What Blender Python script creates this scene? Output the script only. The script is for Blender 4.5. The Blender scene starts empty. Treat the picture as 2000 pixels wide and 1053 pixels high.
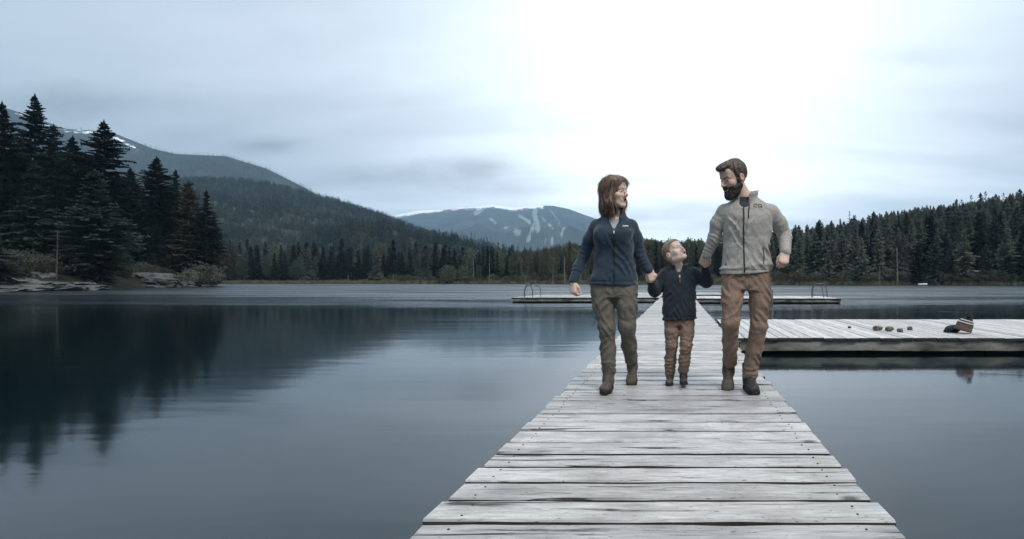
import bpy, bmesh, math, random
import numpy as np
from mathutils import Vector, Matrix, Euler, noise

scene = bpy.context.scene
C = scene.collection
random.seed(7)
R = math.radians

# ------------------------------------------------------------------ camera
FPX = 1111.0          # focal length in photograph pixels (2000 wide)
CX, CY = 1330.0, 547.0
CAMZ = 1.13           # metres above the lake
DECK = 0.25           # deck height above the lake
cam_d = bpy.data.cameras.new('camera')
cam_d.sensor_width = 36.0
cam_d.lens = FPX / 2000.0 * 36.0
cam_d.shift_x = -(CX - 1000.0) / 2000.0
cam_d.shift_y = (CY - 526.5) / 2000.0
cam_d.clip_start = 0.05
cam_d.clip_end = 30000
cam = bpy.data.objects.new('camera', cam_d)
cam.location = (0, 0, CAMZ)
cam.rotation_euler = (R(90), 0, 0)
C.objects.link(cam)
scene.camera = cam

# ------------------------------------------------------------------ render / exposure
scene.render.engine = 'CYCLES'
scene.view_settings.view_transform = 'Standard'
scene.view_settings.look = 'None'
scene.view_settings.exposure = 0.56
scene.view_settings.gamma = 1.0
scene.cycles.use_denoising = True
scene.cycles.max_bounces = 6
scene.cycles.volume_bounces = 1
scene.cycles.transparent_max_bounces = 8

# ------------------------------------------------------------------ sky and sun
SUN_AZ = R(138)      # measured from +Y towards +X: high, veiled sun over the photographer's right shoulder
SUN_EL = R(48)
sun_dir = Vector((math.sin(SUN_AZ) * math.cos(SUN_EL), math.cos(SUN_AZ) * math.cos(SUN_EL), math.sin(SUN_EL)))
GLOW_EL, GLOW_AZ = R(8), math.atan2(1300 - CX, FPX)     # bright thin patch of the overcast over the valley
glow_dir = Vector((math.sin(GLOW_AZ) * math.cos(GLOW_EL), math.cos(GLOW_AZ) * math.cos(GLOW_EL), math.sin(GLOW_EL)))


class NT:
    """tiny helper for node trees"""
    def __init__(self, tree):
        self.t = tree
        self.t.nodes.clear()

    def n(self, typ, **kw):
        nd = self.t.nodes.new(typ)
        ins = kw.pop('ins', {})
        for k, v in kw.items():
            setattr(nd, k, v)
        for k, v in ins.items():
            if isinstance(v, bpy.types.NodeSocket):
                self.t.links.new(v, nd.inputs[k])
            else:
                nd.inputs[k].default_value = v
        return nd

    def link(self, a, b):
        self.t.links.new(a, b)

    def math(self, op, a, b=0.0, c=0.0, clamp=False):
        nd = self.t.nodes.new('ShaderNodeMath')
        nd.operation = op
        nd.use_clamp = clamp
        for i, v in enumerate((a, b, c)):
            if isinstance(v, bpy.types.NodeSocket):
                self.t.links.new(v, nd.inputs[i])
            else:
                nd.inputs[i].default_value = v
        return nd.outputs[0]

    def vmath(self, op, a, b=(0, 0, 0)):
        nd = self.t.nodes.new('ShaderNodeVectorMath')
        nd.operation = op
        for i, v in enumerate((a, b)):
            if isinstance(v, bpy.types.NodeSocket):
                self.t.links.new(v, nd.inputs[i])
            else:
                nd.inputs[i].default_value = v
        return nd.outputs['Value'] if op in ('DOT_PRODUCT', 'LENGTH', 'DISTANCE') else nd.outputs[0]

    def mix(self, fac, a, b, blend='MIX'):
        nd = self.t.nodes.new('ShaderNodeMix')
        nd.data_type = 'RGBA'
        nd.blend_type = blend
        for key, v in ((0, fac), (6, a), (7, b)):
            if isinstance(v, bpy.types.NodeSocket):
                self.t.links.new(v, nd.inputs[key])
            else:
                nd.inputs[key].default_value = v if key == 0 else ((*v, 1.0) if len(v) == 3 else v)
        return nd.outputs[2]

    def ramp(self, fac, stops, interp='LINEAR'):
        nd = self.t.nodes.new('ShaderNodeValToRGB')
        nd.color_ramp.interpolation = interp
        el = nd.color_ramp.elements
        while len(el) > 1:
            el.remove(el[-1])
        el[0].position = stops[0][0]
        for p, c in stops:
            e = el[0] if p == stops[0][0] and c is stops[0][1] else el.new(p)
            c = (c, c, c) if isinstance(c, (int, float)) else c
            e.color = (*c, 1.0) if len(c) == 3 else c
        self.t.links.new(fac, nd.inputs[0])
        return nd.outputs[0]

    def noise(self, vec, scale, detail=4.0, rough=0.55, dist=0.0, dim='3D'):
        nd = self.t.nodes.new('ShaderNodeTexNoise')
        nd.noise_dimensions = dim
        if vec is not None:
            self.t.links.new(vec, nd.inputs['Vector'])
        nd.inputs['Scale'].default_value = scale
        nd.inputs['Detail'].default_value = detail
        nd.inputs['Roughness'].default_value = rough
        nd.inputs['Distortion'].default_value = dist
        return nd.outputs['Fac']

    def mapping(self, vec, scale=(1, 1, 1), loc=(0, 0, 0), rot=(0, 0, 0)):
        nd = self.t.nodes.new('ShaderNodeMapping')
        self.t.links.new(vec, nd.inputs['Vector'])
        nd.inputs['Scale'].default_value = scale
        nd.inputs['Location'].default_value = loc
        nd.inputs['Rotation'].default_value = rot
        return nd.outputs[0]

    def bump(self, height, strength=0.3, dist=0.02):
        nd = self.t.nodes.new('ShaderNodeBump')
        nd.inputs['Strength'].default_value = strength
        nd.inputs['Distance'].default_value = dist
        self.t.links.new(height, nd.inputs['Height'])
        return nd.outputs[0]


world = bpy.data.worlds.new('World')
scene.world = world
world.use_nodes = True
w = NT(world.node_tree)
WSTR = 0.1
sky = w.n('ShaderNodeTexSky', sky_type='NISHITA', sun_disc=False, sun_elevation=SUN_EL,
          sun_rotation=SUN_AZ, air_density=1.0, dust_density=3.0, ozone_density=1.5)
tc = w.n('ShaderNodeTexCoord')
d = w.vmath('NORMALIZE', tc.outputs['Generated'])
sep = w.n('ShaderNodeSeparateXYZ', ins={0: d})
dz = w.math('MAXIMUM', sep.outputs['Z'], 0.0)
# cloud deck: project the view direction on a layer overhead
inv = w.math('DIVIDE', 1.0, w.math('ADD', dz, 0.16))
cu = w.math('MULTIPLY', sep.outputs['X'], inv)
cv = w.math('MULTIPLY', sep.outputs['Y'], inv)
cuv = w.n('ShaderNodeCombineXYZ', ins={0: cu, 1: cv, 2: 0.0}).outputs[0]
n1 = w.noise(w.mapping(cuv, (0.34, 0.85, 1), (3.1, 1.7, 0.0), (0, 0, R(-14))), 1.15, 5.0, 0.5, 0.3)
n2 = w.noise(w.mapping(cuv, (0.5, 1.5, 1), (7.3, 4.2, 0.0), (0, 0, R(-10))), 2.6, 6.0, 0.55, 0.5)
# veil brightness: overcast, brightest round the hidden sun
ang = w.math('ARCCOSINE', w.vmath('DOT_PRODUCT', d, tuple(glow_dir)))
ang = w.math('MAXIMUM', w.math('ADD', ang, w.math('MULTIPLY', w.math('SUBTRACT', n1, 0.5), 0.55)), 0.0)      # ragged thin patch, no disc
a1 = w.math('DIVIDE', ang, R(26))
g1 = w.math('EXPONENT', w.math('MULTIPLY', w.math('MULTIPLY', a1, a1), -1.0))
a2 = w.math('DIVIDE', ang, R(46))
g2 = w.math('EXPONENT', w.math('MULTIPLY', w.math('MULTIPLY', a2, a2), -1.0))
zen = w.n('ShaderNodeMapRange', interpolation_type='SMOOTHSTEP', ins={0: dz, 1: 0.22, 2: 1.0, 3: 0.98, 4: 2.5}).outputs[0]      # overcast: the zenith is brightest
a0 = w.math('DIVIDE', ang, R(13))
g0 = w.math('EXPONENT', w.math('MULTIPLY', w.math('MULTIPLY', a0, a0), -1.0))
gsum = w.math('ADD', w.math('ADD', w.math('MULTIPLY', g0, 2.0), w.math('MULTIPLY', g1, 4.1)), w.math("MULTIPLY", g2, 4.6))
hi = w.n('ShaderNodeMapRange', interpolation_type='SMOOTHSTEP', ins={0: dz, 1: 0.30, 2: 0.90, 3: 0.0, 4: 1.0}).outputs[0]
base = w.mix(hi, (2.3, 2.95, 3.6), (3.9, 4.1, 4.25))
base = w.vmath('SCALE', base)
w.link(zen, base.node.inputs['Scale'])
glow = w.vmath('SCALE', (0.965, 0.985, 1.005))
w.link(gsum, glow.node.inputs['Scale'])
veil = w.vmath('ADD', base, glow)
thick = w.ramp(n1, [(0.40, 1.05), (0.54, 0.97), (0.66, 0.84)])
thick2 = w.ramp(n2, [(0.40, 1.03), (0.55, 0.97), (0.68, 0.88)])
# low bands of darker cloud near the horizon
low = w.ramp(dz, [(0.0, 1.0), (0.14, 0.95), (0.30, 0.45), (0.50, 0.25)])
cl = w.mix(low, (1, 1, 1), w.mix(1.0, thick, thick2, 'MULTIPLY'))
veil = w.mix(1.0, veil, cl, 'MULTIPLY')
# the grey cloud banks low over the valley
fy = w.math('MAXIMUM', sep.outputs['Y'], 0.02)
su, sv = w.math('DIVIDE', sep.outputs['X'], fy), w.math('DIVIDE', sep.outputs['Z'], fy)
wob = w.math('MULTIPLY', w.math('SUBTRACT', w.noise(w.n('ShaderNodeCombineXYZ', ins={0: su, 1: w.math('MULTIPLY', sv, 2.2), 2: 0.0}).outputs[0], 7.0, 5.0, 0.55, 0.4), 0.5), 2.6)
bank = None
for (bx, by, rx, ry, st) in ((110, 205, 230, 42, 0.32), (330, 262, 120, 24, 0.20), (525, 286, 75, 15, 0.30), (790, 352, 170, 30, 0.26), (930, 328, 120, 30, 0.30), (1010, 372, 120, 16, 0.24),
                             (1300, 415, 150, 20, 0.24), (1240, 352, 120, 13, 0.16), (1780, 112, 100, 18, 0.16), (1680, 405, 220, 18, 0.14), (1880, 380, 160, 20, 0.12)):
    eu = w.math('DIVIDE', w.math('SUBTRACT', su, (bx - CX) / FPX), rx / FPX)
    ev = w.math('DIVIDE', w.math('SUBTRACT', sv, (CY - by) / FPX), ry / FPX)
    e2 = w.math('ADD', w.math('ADD', w.math('MULTIPLY', eu, eu), w.math('MULTIPLY', ev, ev)), wob)
    mk = w.math('MULTIPLY', w.math('EXPONENT', w.math('MULTIPLY', e2, -1.0)), st)
    bank = mk if bank is None else w.math('ADD', bank, mk)
bank = w.math('SUBTRACT', 1.0, w.math('MINIMUM', bank, 0.5))
bank = w.math('MAXIMUM', bank, w.math('LESS_THAN', sep.outputs['Y'], 0.05))
bc = w.vmath('SCALE', veil)
w.link(bank, bc.node.inputs['Scale'])
veil = bc
col = w.mix(0.93, sky.outputs[0], veil)
bg = w.n('ShaderNodeBackground', ins={'Color': col, 'Strength': WSTR})
wo = w.n('ShaderNodeOutputWorld')
w.link(bg.outputs[0], wo.inputs['Surface'])

sun_d = bpy.data.lights.new('sun', 'SUN')
sun_d.energy = 1.5
sun_d.angle = R(12)
sun_d.color = (1.0, 0.94, 0.86)
sun = bpy.data.objects.new('sun', sun_d)
sun.rotation_euler = (-sun_dir).to_track_quat('-Z', 'Y').to_euler()
sun.location = (30, -30, 60)
C.objects.link(sun)


# ------------------------------------------------------------------ helpers
def P(px, py, Y):
    """a photograph pixel at a depth -> a point of the place"""
    return Vector(((px - CX) / FPX * Y, Y, CAMZ - (py - CY) / FPX * Y))


def tag(o, label=None, cat=None, group=None, kind=None):
    if label: o['label'] = label
    if cat: o['category'] = cat
    if group: o['group'] = group
    if kind: o['kind'] = kind
    return o


def empty(name, loc=(0, 0, 0), rz=0.0, parent=None):
    o = bpy.data.objects.new(name, None)
    o.location = loc
    o.rotation_euler = (0, 0, rz)
    o.empty_display_size = 0.2
    C.objects.link(o)
    if parent: o.parent = parent
    return o


def link_mesh(name, me, parent=None, loc=(0, 0, 0), rz=0.0):
    o = bpy.data.objects.new(name, me)
    o.location = loc
    o.rotation_euler = (0, 0, rz)
    C.objects.link(o)
    if parent: o.parent = parent
    return o


def copy_tree(o, parent=None):
    c = o.copy()
    C.objects.link(c)
    c.parent = parent
    for ch in list(o.children):
        if ch is not c:
            copy_tree(ch, c)
    return c


class MB:
    """collects geometry for ONE mesh"""
    def __init__(self):
        self.v, self.f = [], []

    def add(self, vs, fs):
        b = len(self.v)
        self.v.extend(tuple(x) for x in vs)
        self.f.extend(tuple(i + b for i in f) for f in fs)

    def box(self, c, s, rot=None):
        vs = []
        for z in (-1, 1):
            for y in (-1, 1):
                for x in (-1, 1):
                    p = Vector((x * s[0] / 2, y * s[1] / 2, z * s[2] / 2))
                    if rot is not None: p = rot @ p
                    vs.append(p + Vector(c))
        self.add(vs, [(0, 2, 3, 1), (4, 5, 7, 6), (0, 1, 5, 4), (2, 6, 7, 3), (0, 4, 6, 2), (1, 3, 7, 5)])

    def tube(self, pts, rad, n=8, caps=True):
        pts = [Vector(p) for p in pts]
        if not hasattr(rad, '__len__'): rad = [rad] * len(pts)
        rings = []
        prev = None
        for i, p in enumerate(pts):
            t = (pts[min(i + 1, len(pts) - 1)] - pts[max(i - 1, 0)]).normalized()
            up = Vector((0, 0, 1)) if abs(t.z) < 0.95 else Vector((0, 1, 0))
            if prev is None:
                a = t.cross(up).normalized()
            else:
                a = (prev - t * prev.dot(t)).normalized()
            prev = a
            b = t.cross(a)
            rings.append([p + (a * math.cos(k * 2 * math.pi / n) + b * math.sin(k * 2 * math.pi / n)) * rad[i] for k in range(n)])
        vs = [v for r in rings for v in r]
        fs = []
        for i in range(len(pts) - 1):
            for k in range(n):
                fs.append((i * n + k, i * n + (k + 1) % n, (i + 1) * n + (k + 1) % n, (i + 1) * n + k))
        if caps:
            fs.append(tuple(reversed(range(n))))
            fs.append(tuple((len(pts) - 1) * n + k for k in range(n)))
        self.add(vs, fs)

    def mesh(self, name, mat, smooth=False):
        me = bpy.data.meshes.new(name)
        me.from_pydata(self.v, [], self.f)
        if mat is not None:
            for m in (mat if isinstance(mat, (list, tuple)) else [mat]):
                me.materials.append(m)
        if smooth:
            me.polygons.foreach_set('use_smooth', [True] * len(me.polygons))
        me.update()
        return me

    def build(self, name, mat, parent=None, smooth=False, loc=(0, 0, 0), rz=0.0):
        return link_mesh(name, self.mesh(name, mat, smooth), parent, loc, rz)


def material(name):
    m = bpy.data.materials.new(name)
    m.use_nodes = True
    t = NT(m.node_tree)
    b = t.n('ShaderNodeBsdfPrincipled')
    o = t.n('ShaderNodeOutputMaterial')
    t.link(b.outputs[0], o.inputs['Surface'])
    t.b = b
    return m, t


def setb(t, key, v):
    if isinstance(v, bpy.types.NodeSocket):
        t.link(v, t.b.inputs[key])
    else:
        t.b.inputs[key].default_value = (*v, 1.0) if (isinstance(v, tuple) and len(v) == 3 and key != 'Subsurface Radius') else v


def simple_mat(name, c1, c2, scale=8.0, rough=0.8, bump=0.3, bdist=0.01, stretch=(1, 1, 1), spec=0.3, coord='Object', detail=5.0, rnd=0.0):
    m, t = material(name)
    tcn = t.n('ShaderNodeTexCoord')
    vec = t.mapping(tcn.outputs[coord], stretch)
    oi = t.n('ShaderNodeObjectInfo')
    vec = t.vmath('ADD', vec, t.vmath('SCALE', t.n('ShaderNodeCombineXYZ', ins={0: oi.outputs['Random'], 1: oi.outputs['Random'], 2: oi.outputs['Random']}).outputs[0]))
    f = t.noise(vec, scale, detail)
    c = t.mix(t.ramp(f, [(0.3, 0.0), (0.7, 1.0)]), c1, c2)
    if rnd:
        k = t.math('ADD', t.math('MULTIPLY', oi.outputs['Random'], 2 * rnd), 1 - rnd)
        kc = t.n('ShaderNodeCombineColor', ins={0: k, 1: k, 2: k}).outputs[0]
        c = t.mix(1.0, c, kc, 'MULTIPLY')
    setb(t, 'Base Color', c)
    setb(t, 'Roughness', rough)
    setb(t, 'Specular IOR Level', spec)
    if bump:
        setb(t, 'Normal', t.bump(t.noise(vec, scale * 2.5, 6.0), bump, bdist))
    return m


def fbm(x, y, z=0.0, s=1.0, o=4):
    return noise.fractal(Vector((x * s, y * s, z * s)), 1.0, 2.0, o)


# ------------------------------------------------------------------ materials
def m_wood(name, ca, cb, dark, axis='X', crack=1.0):
    """weathered grey plank; the grain runs along the local axis"""
    m, t = material(name)
    tcn = t.n('ShaderNodeTexCoord')
    oi = t.n('ShaderNodeObjectInfo')
    rr = oi.outputs['Random']
    off = t.n('ShaderNodeCombineXYZ', ins={0: t.math('MULTIPLY', rr, 37.0), 1: t.math('MULTIPLY', rr, 91.0), 2: t.math('MULTIPLY', rr, 13.0)}).outputs[0]
    v = t.vmath('ADD', tcn.outputs['Object'], off)
    st = (0.10, 1, 1) if axis == 'X' else (1, 0.10, 1)
    st2 = (0.045, 1, 1) if axis == 'X' else (1, 0.045, 1)
    grain = t.noise(t.mapping(v, st), 70.0, 6.0, 0.65, 0.4)
    broad = t.noise(t.mapping(v, (0.5, 1, 1) if axis == 'X' else (1, 0.5, 1)), 5.0, 4.0, 0.6, 0.3)
    blot = t.noise(v, 2.2, 5.0, 0.6)
    c = t.mix(t.ramp(grain, [(0.28, 0.0), (0.72, 1.0)]), ca, cb)
    c = t.mix(t.math('MULTIPLY', t.ramp(broad, [(0.42, 0.0), (0.70, 1.0)]), 0.6), c, tuple(x * 0.55 for x in ca))
    # dark cracks along the grain
    cr = t.noise(t.mapping(v, st2), 34.0, 3.0, 0.55, 0.6)
    crm = t.ramp(cr, [(0.595, 0.0), (0.64, 1.0)])
    crm = t.math('MULTIPLY', crm, t.ramp(blot, [(0.38, 0.0), (0.55, 1.0)]))
    crm = t.math('MULTIPLY', crm, crack)
    # knots
    vo = t.n('ShaderNodeTexVoronoi', feature='F1', ins={'Scale': 3.2, 'Randomness': 1.0})
    t.link(t.mapping(v, (0.55, 1, 0.2) if axis == 'X' else (1, 0.55, 0.2)), vo.inputs['Vector'])
    kn = t.ramp(t.math('ADD', vo.outputs['Distance'], t.math('MULTIPLY', grain, 0.07)), [(0.065, 1.0), (0.125, 0.0)])
    kn = t.math('MULTIPLY', kn, 0.85)
    pit = t.ramp(t.noise(t.mapping(v, (0.22, 1, 1) if axis == 'X' else (1, 0.22, 1)), 130.0, 2.0, 0.5, 0.3), [(0.66, 0.0), (0.73, 0.85)])
    dk = t.math('MAXIMUM', t.math('MAXIMUM', crm, kn), pit)
    c = t.mix(dk, c, dark)
    k = t.math('ADD', t.math('MULTIPLY', rr, 0.40), 0.76)
    c = t.mix(1.0, c, t.n('ShaderNodeCombineColor', ins={0: k, 1: k, 2: k}).outputs[0], 'MULTIPLY')
    setb(t, 'Base Color', c)
    setb(t, 'Roughness', t.math('ADD', t.math('MULTIPLY', grain, 0.25), 0.36))
    setb(t, 'Specular IOR Level', 0.5)
    h = t.math('SUBTRACT', t.math('MULTIPLY', grain, 0.35), t.math('MULTIPLY', dk, 1.2))
    setb(t, 'Normal', t.bump(h, 0.55, 0.006))
    return m


M = {}
M['plank'] = m_wood('weathered_plank', (0.28, 0.276, 0.270), (0.63, 0.622, 0.614), (0.018, 0.019, 0.018))
M['plank_side'] = simple_mat('gap_shaded_plank_edge', (0.020, 0.019, 0.017), (0.060, 0.056, 0.050), 9, 0.9, 0.5, 0.004)  # unweathered board sides, coloured extra dark to shade the gaps between planks
M['plank_y'] = m_wood('weathered_plank_lengthwise', (0.43, 0.42, 0.405), (0.66, 0.645, 0.63), (0.05, 0.048, 0.045), 'Y', 0.9)
M['plank_far'] = m_wood('weathered_float_plank', (0.26, 0.27, 0.26), (0.40, 0.41, 0.40), (0.05, 0.05, 0.045), 'Y', 0.8)
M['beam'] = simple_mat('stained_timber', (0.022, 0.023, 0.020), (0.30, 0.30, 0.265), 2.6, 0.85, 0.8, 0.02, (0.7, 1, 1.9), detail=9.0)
M['float_black'] = simple_mat('black_float', (0.008, 0.009, 0.009), (0.018, 0.02, 0.02), 6, 0.6, 0.2)
M['steel'] = simple_mat('galvanised_tube', (0.05, 0.055, 0.06), (0.11, 0.12, 0.13), 20, 0.35, 0.05)
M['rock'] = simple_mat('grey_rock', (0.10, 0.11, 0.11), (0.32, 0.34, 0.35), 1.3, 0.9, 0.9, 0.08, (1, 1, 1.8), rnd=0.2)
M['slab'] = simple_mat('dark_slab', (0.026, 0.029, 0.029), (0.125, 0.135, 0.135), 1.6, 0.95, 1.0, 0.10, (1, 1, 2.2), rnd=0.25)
M['pebble'] = simple_mat('brown_stone', (0.045, 0.040, 0.036), (0.17, 0.15, 0.13), 14, 0.8, 0.6, 0.004, rnd=0.3)
M['deadwood'] = simple_mat('bleached_deadwood', (0.09, 0.09, 0.08), (0.22, 0.22, 0.20), 4, 0.9, 0.5, 0.02, (3, 3, 0.4))
M['bark'] = simple_mat('dark_bark', (0.02, 0.018, 0.015), (0.07, 0.06, 0.05), 6, 0.95, 0.6, 0.02, (2, 2, 0.5))
M['shaded_snag_wood'] = simple_mat('shaded_snag', (0.035, 0.035, 0.030), (0.11, 0.105, 0.09), 4, 0.9, 0.5, 0.02, (3, 3, 0.4))  # dead wood with the shade of the surrounding spruces put into its colour
M['boat'] = simple_mat('white_hull_paint', (0.70, 0.71, 0.70), (0.80, 0.80, 0.79), 4, 0.4, 0.05)


def m_leaf(name, ca, cb, rnd=0.35, scale=0.7, thin=0.3):
    m, t = material(name)
    g = t.n('ShaderNodeNewGeometry')
    oi = t.n('ShaderNodeObjectInfo')
    f = t.noise(g.outputs['Position'], scale, 4.0, 0.6)
    c = t.mix(t.ramp(f, [(0.3, 0.0), (0.7, 1.0)]), ca, cb)
    k = t.math('ADD', t.math('MULTIPLY', oi.outputs['Random'], 2 * rnd), 1 - rnd)
    c = t.mix(1.0, c, t.n('ShaderNodeCombineColor', ins={0: k, 1: k, 2: k}).outputs[0], 'MULTIPLY')
    setb(t, 'Base Color', c)
    setb(t, 'Roughness', 0.95)
    setb(t, 'Specular IOR Level', 0.05)
    tr = t.n('ShaderNodeBsdfTranslucent', ins={'Color': c})
    mx = t.n('ShaderNodeMixShader', ins={0: thin})
    out = [n_ for n_ in t.t.nodes if n_.type == 'OUTPUT_MATERIAL'][0]
    t.link(t.b.outputs[0], mx.inputs[1])
    t.link(tr.outputs[0], mx.inputs[2])
    t.link(mx.outputs[0], out.inputs['Surface'])
    return m


M['needle_dark'] = m_leaf('dark_spruce_needles', (0.008, 0.015, 0.014), (0.026, 0.040, 0.035))
M['needle_grey'] = m_leaf('grey_green_needles', (0.032, 0.048, 0.042), (0.072, 0.095, 0.083))
M['needle_mid'] = m_leaf('mid_green_needles', (0.095, 0.110, 0.090), (0.17, 0.188, 0.158), 0.30, 0.7, 0.45)
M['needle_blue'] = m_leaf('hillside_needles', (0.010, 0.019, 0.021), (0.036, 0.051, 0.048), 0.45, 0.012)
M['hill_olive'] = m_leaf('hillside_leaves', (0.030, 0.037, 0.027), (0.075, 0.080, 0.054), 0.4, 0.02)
M['needle_pale'] = m_leaf('pale_grey_green_needles', (0.115, 0.130, 0.108), (0.185, 0.202, 0.172), 0.25, 0.7, 0.45)
M['leaf_olive'] = m_leaf('olive_leaves', (0.055, 0.066, 0.042), (0.13, 0.14, 0.09), 0.3)
M['leaf_brown'] = m_leaf('brownish_twigs', (0.044, 0.042, 0.031), (0.092, 0.084, 0.060), 0.3)
M['reed'] = m_leaf('dry_reeds', (0.10, 0.10, 0.065), (0.22, 0.21, 0.14), 0.2)

# ================================================================== LAND AND LAKE
def m_ground(name, ca, cb, scale=0.05, bump=0.6, bd=0.5):
    m, t = material(name)
    g = t.n('ShaderNodeNewGeometry')
    f = t.noise(g.outputs['Position'], scale, 8.0, 0.65)
    setb(t, 'Base Color', t.mix(t.ramp(f, [(0.32, 0.0), (0.68, 1.0)]), ca, cb))
    setb(t, 'Roughness', 0.95)
    setb(t, 'Specular IOR Level', 0.1)
    setb(t, 'Normal', t.bump(t.noise(g.outputs['Position'], scale * 6, 8.0, 0.7), bump, bd))
    return m


M['forest_floor'] = m_ground('forest_floor', (0.022, 0.026, 0.020), (0.060, 0.062, 0.045), 0.15)
M['shore'] = m_ground('shore_soil', (0.012, 0.014, 0.010), (0.036, 0.035, 0.025), 0.45)
M['ridge'] = m_ground('wooded_ridge', (0.018, 0.028, 0.030), (0.045, 0.058, 0.055), 0.012, 0.9, 6.0)

# water
m, t = material('lake_water')
g = t.n('ShaderNodeNewGeometry')
pos = g.outputs['Position']
sp = t.n('ShaderNodeSeparateXYZ', ins={0: pos})
wig = t.math('MULTIPLY', t.math('SUBTRACT', t.noise(t.mapping(pos, (0.018, 0.05, 1), rot=(0, 0, R(12))), 1.0, 3.0, 0.5, 0.5), 0.5), 55.0)
far = t.n('ShaderNodeMapRange', interpolation_type='SMOOTHSTEP', ins={0: t.math('ADD', sp.outputs['Y'], wig), 1: 12.0, 2: 65.0, 3: 0.0, 4: 1.0}).outputs[0]
# long wind streaks, swinging across the lake
wv = t.mapping(pos, (0.045, 0.23, 1), (0, 0, 0), (0, 0, R(9)))
wind = t.noise(wv, 1.0, 5.0, 0.55, 0.6)
windm = t.ramp(wind, [(0.44, 0.0), (0.62, 1.0)])
rip1 = t.noise(t.mapping(pos, (0.8, 3.4, 1), rot=(0, 0, R(7))), 1.0, 3.0, 0.5, 0.3)
rip2 = t.noise(t.mapping(pos, (0.22, 1.1, 1), rot=(0, 0, R(11))), 1.0, 2.0, 0.5, 0.2)
amp = t.math('ADD', t.math('MULTIPLY', t.math('MULTIPLY', far, windm), 5.0), t.math('ADD', 0.10, t.math('MULTIPLY', far, 1.6)))
hgt = t.math('MULTIPLY', t.math('ADD', t.math('MULTIPLY', rip1, 0.45), rip2), amp)
setb(t, 'Base Color', (0.0008, 0.0065, 0.0090))
setb(t, 'Specular Tint', (0.68, 0.88, 1.0))
rough = t.math('ADD', t.math('MULTIPLY', t.math('MULTIPLY', far, windm), 0.30), t.math('ADD', 0.080, t.math('MULTIPLY', far, 0.22)))
setb(t, 'Roughness', rough)
setb(t, 'IOR', 1.42)
setb(t, 'Specular IOR Level', 0.5)
setb(t, 'Normal', t.bump(hgt, 0.35, 0.10))
M['water'] = m

mb = MB()
mb.add([(-900, -400, 0), (900, -400, 0), (900, 460, 0), (-900, 460, 0)], [(0, 1, 2, 3)])
tag(mb.build('water', M['water']), kind='structure')
mb = MB()
mb.add([(-7400, -1900, -1.6), (7400, -1900, -1.6), (7400, 7400, -1.6), (-7400, 7400, -1.6)], [(0, 1, 2, 3)])
tag(mb.build('ground', M['forest_floor']), kind='structure')


def itp(tab):
    xs = [a for a, _ in tab]
    ys = [b for _, b in tab]
    return lambda v: float(np.interp(v, xs, ys))


SHORE = itp([(-1200, 30), (-600, 40), (-200, 47), (0, 53), (100, 57), (200, 66), (340, 84), (418, 97), (432, 180), (900, 172), (1100, 158), (1500, 128), (1800, 122), (2000, 113), (2400, 95), (3400, 60)])
RTOP = itp([(900, 500), (1000, 492), (1080, 476), (1240, 464), (1300, 468), (1380, 470), (1450, 470), (1500, 464), (1560, 458), (1600, 450), (1660, 438), (1700, 429), (1750, 420), (1800, 412), (1850, 408), (1920, 398), (2000, 384), (2200, 365), (3400, 330)])


def land_h(px, Y):
    S = SHORE(px)
    s = Y - S
    n = fbm((px - CX) / FPX * Y, Y, 0, 0.12, 4) * 0.25
    if s < 0:
        return max(-1.5, s * 0.25)
    h = min(s / 2.5, 1.0) * 0.35 + min(s / 14.0, 1.0) * 0.9 + n * min(s / 3.0, 1.0)
    if px < 430:
        k = min(1.0, max(0.0, (425 - px) / 120.0)) * 0.75 + 0.25
        h += k * 3.6 * min(1.0, max(0.0, (s - 3) / 24.0)) ** 1.0 + k * 6.0 * min(1.0, max(0.0, s - 20) / 60.0)
    if px > 900:
        Yc = S + 135
        zc = CAMZ + (CY - (RTOP(px) + 48)) / FPX * Yc
        u = min(1.0, max(0.0, (s - 4) / 131.0))
        h += max(0.0, zc - 1.2) * (u ** 0.85) * min(1.0, max(0.0, (px - 900) / 200.0))
    return h


def polar_sheet(name, pxs, rows, hfun, mat):
    vs, fs = [], []
    nr = len(rows(pxs[0]))
    for px in pxs:
        for Y in rows(px):
            vs.append(((px - CX) / FPX * Y, Y, hfun(px, Y)))
    for i in range(len(pxs) - 1):
        for j in range(nr - 1):
            a = i * nr + j
            fs.append((a, a + nr, a + nr + 1, a + 1))
    mb = MB()
    mb.add(vs, fs)
    return tag(mb.build(name, mat, smooth=True), kind='structure')


_off = [-8, -3, -1, 0, 0.7, 1.5, 2.5, 4, 6, 9, 13, 18, 24, 32, 42, 55, 70, 88, 110, 135, 165, 200, 240, 290, 350, 430]
cols = sorted(set(list(range(-1200, 400, 25)) + list(range(400, 440, 4)) + list(range(440, 3401, 20))))
polar_sheet('shore_terrain', cols, lambda px: [SHORE(px) + o for o in _off], land_h, M['shore'])


def ridge_fun(outline, Y0, Y1, z0, power, amp, drop):
    o = itp(outline)

    def h(px, Y):
        zc = CAMZ + (CY - o(px)) / FPX * Y1
        u = (Y - Y0) / (Y1 - Y0)
        X = (px - CX) / FPX * Y
        n = fbm(X, Y, 3.3, 5.0 / (Y1 - Y0), 6)
        if u <= 1:
            k = max(u, 0.0)
            return z0 + (zc - z0) * k ** power + n * amp * k * (1 - k) ** 2 * 3.0
        return zc - (u - 1) * drop
    return h


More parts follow.
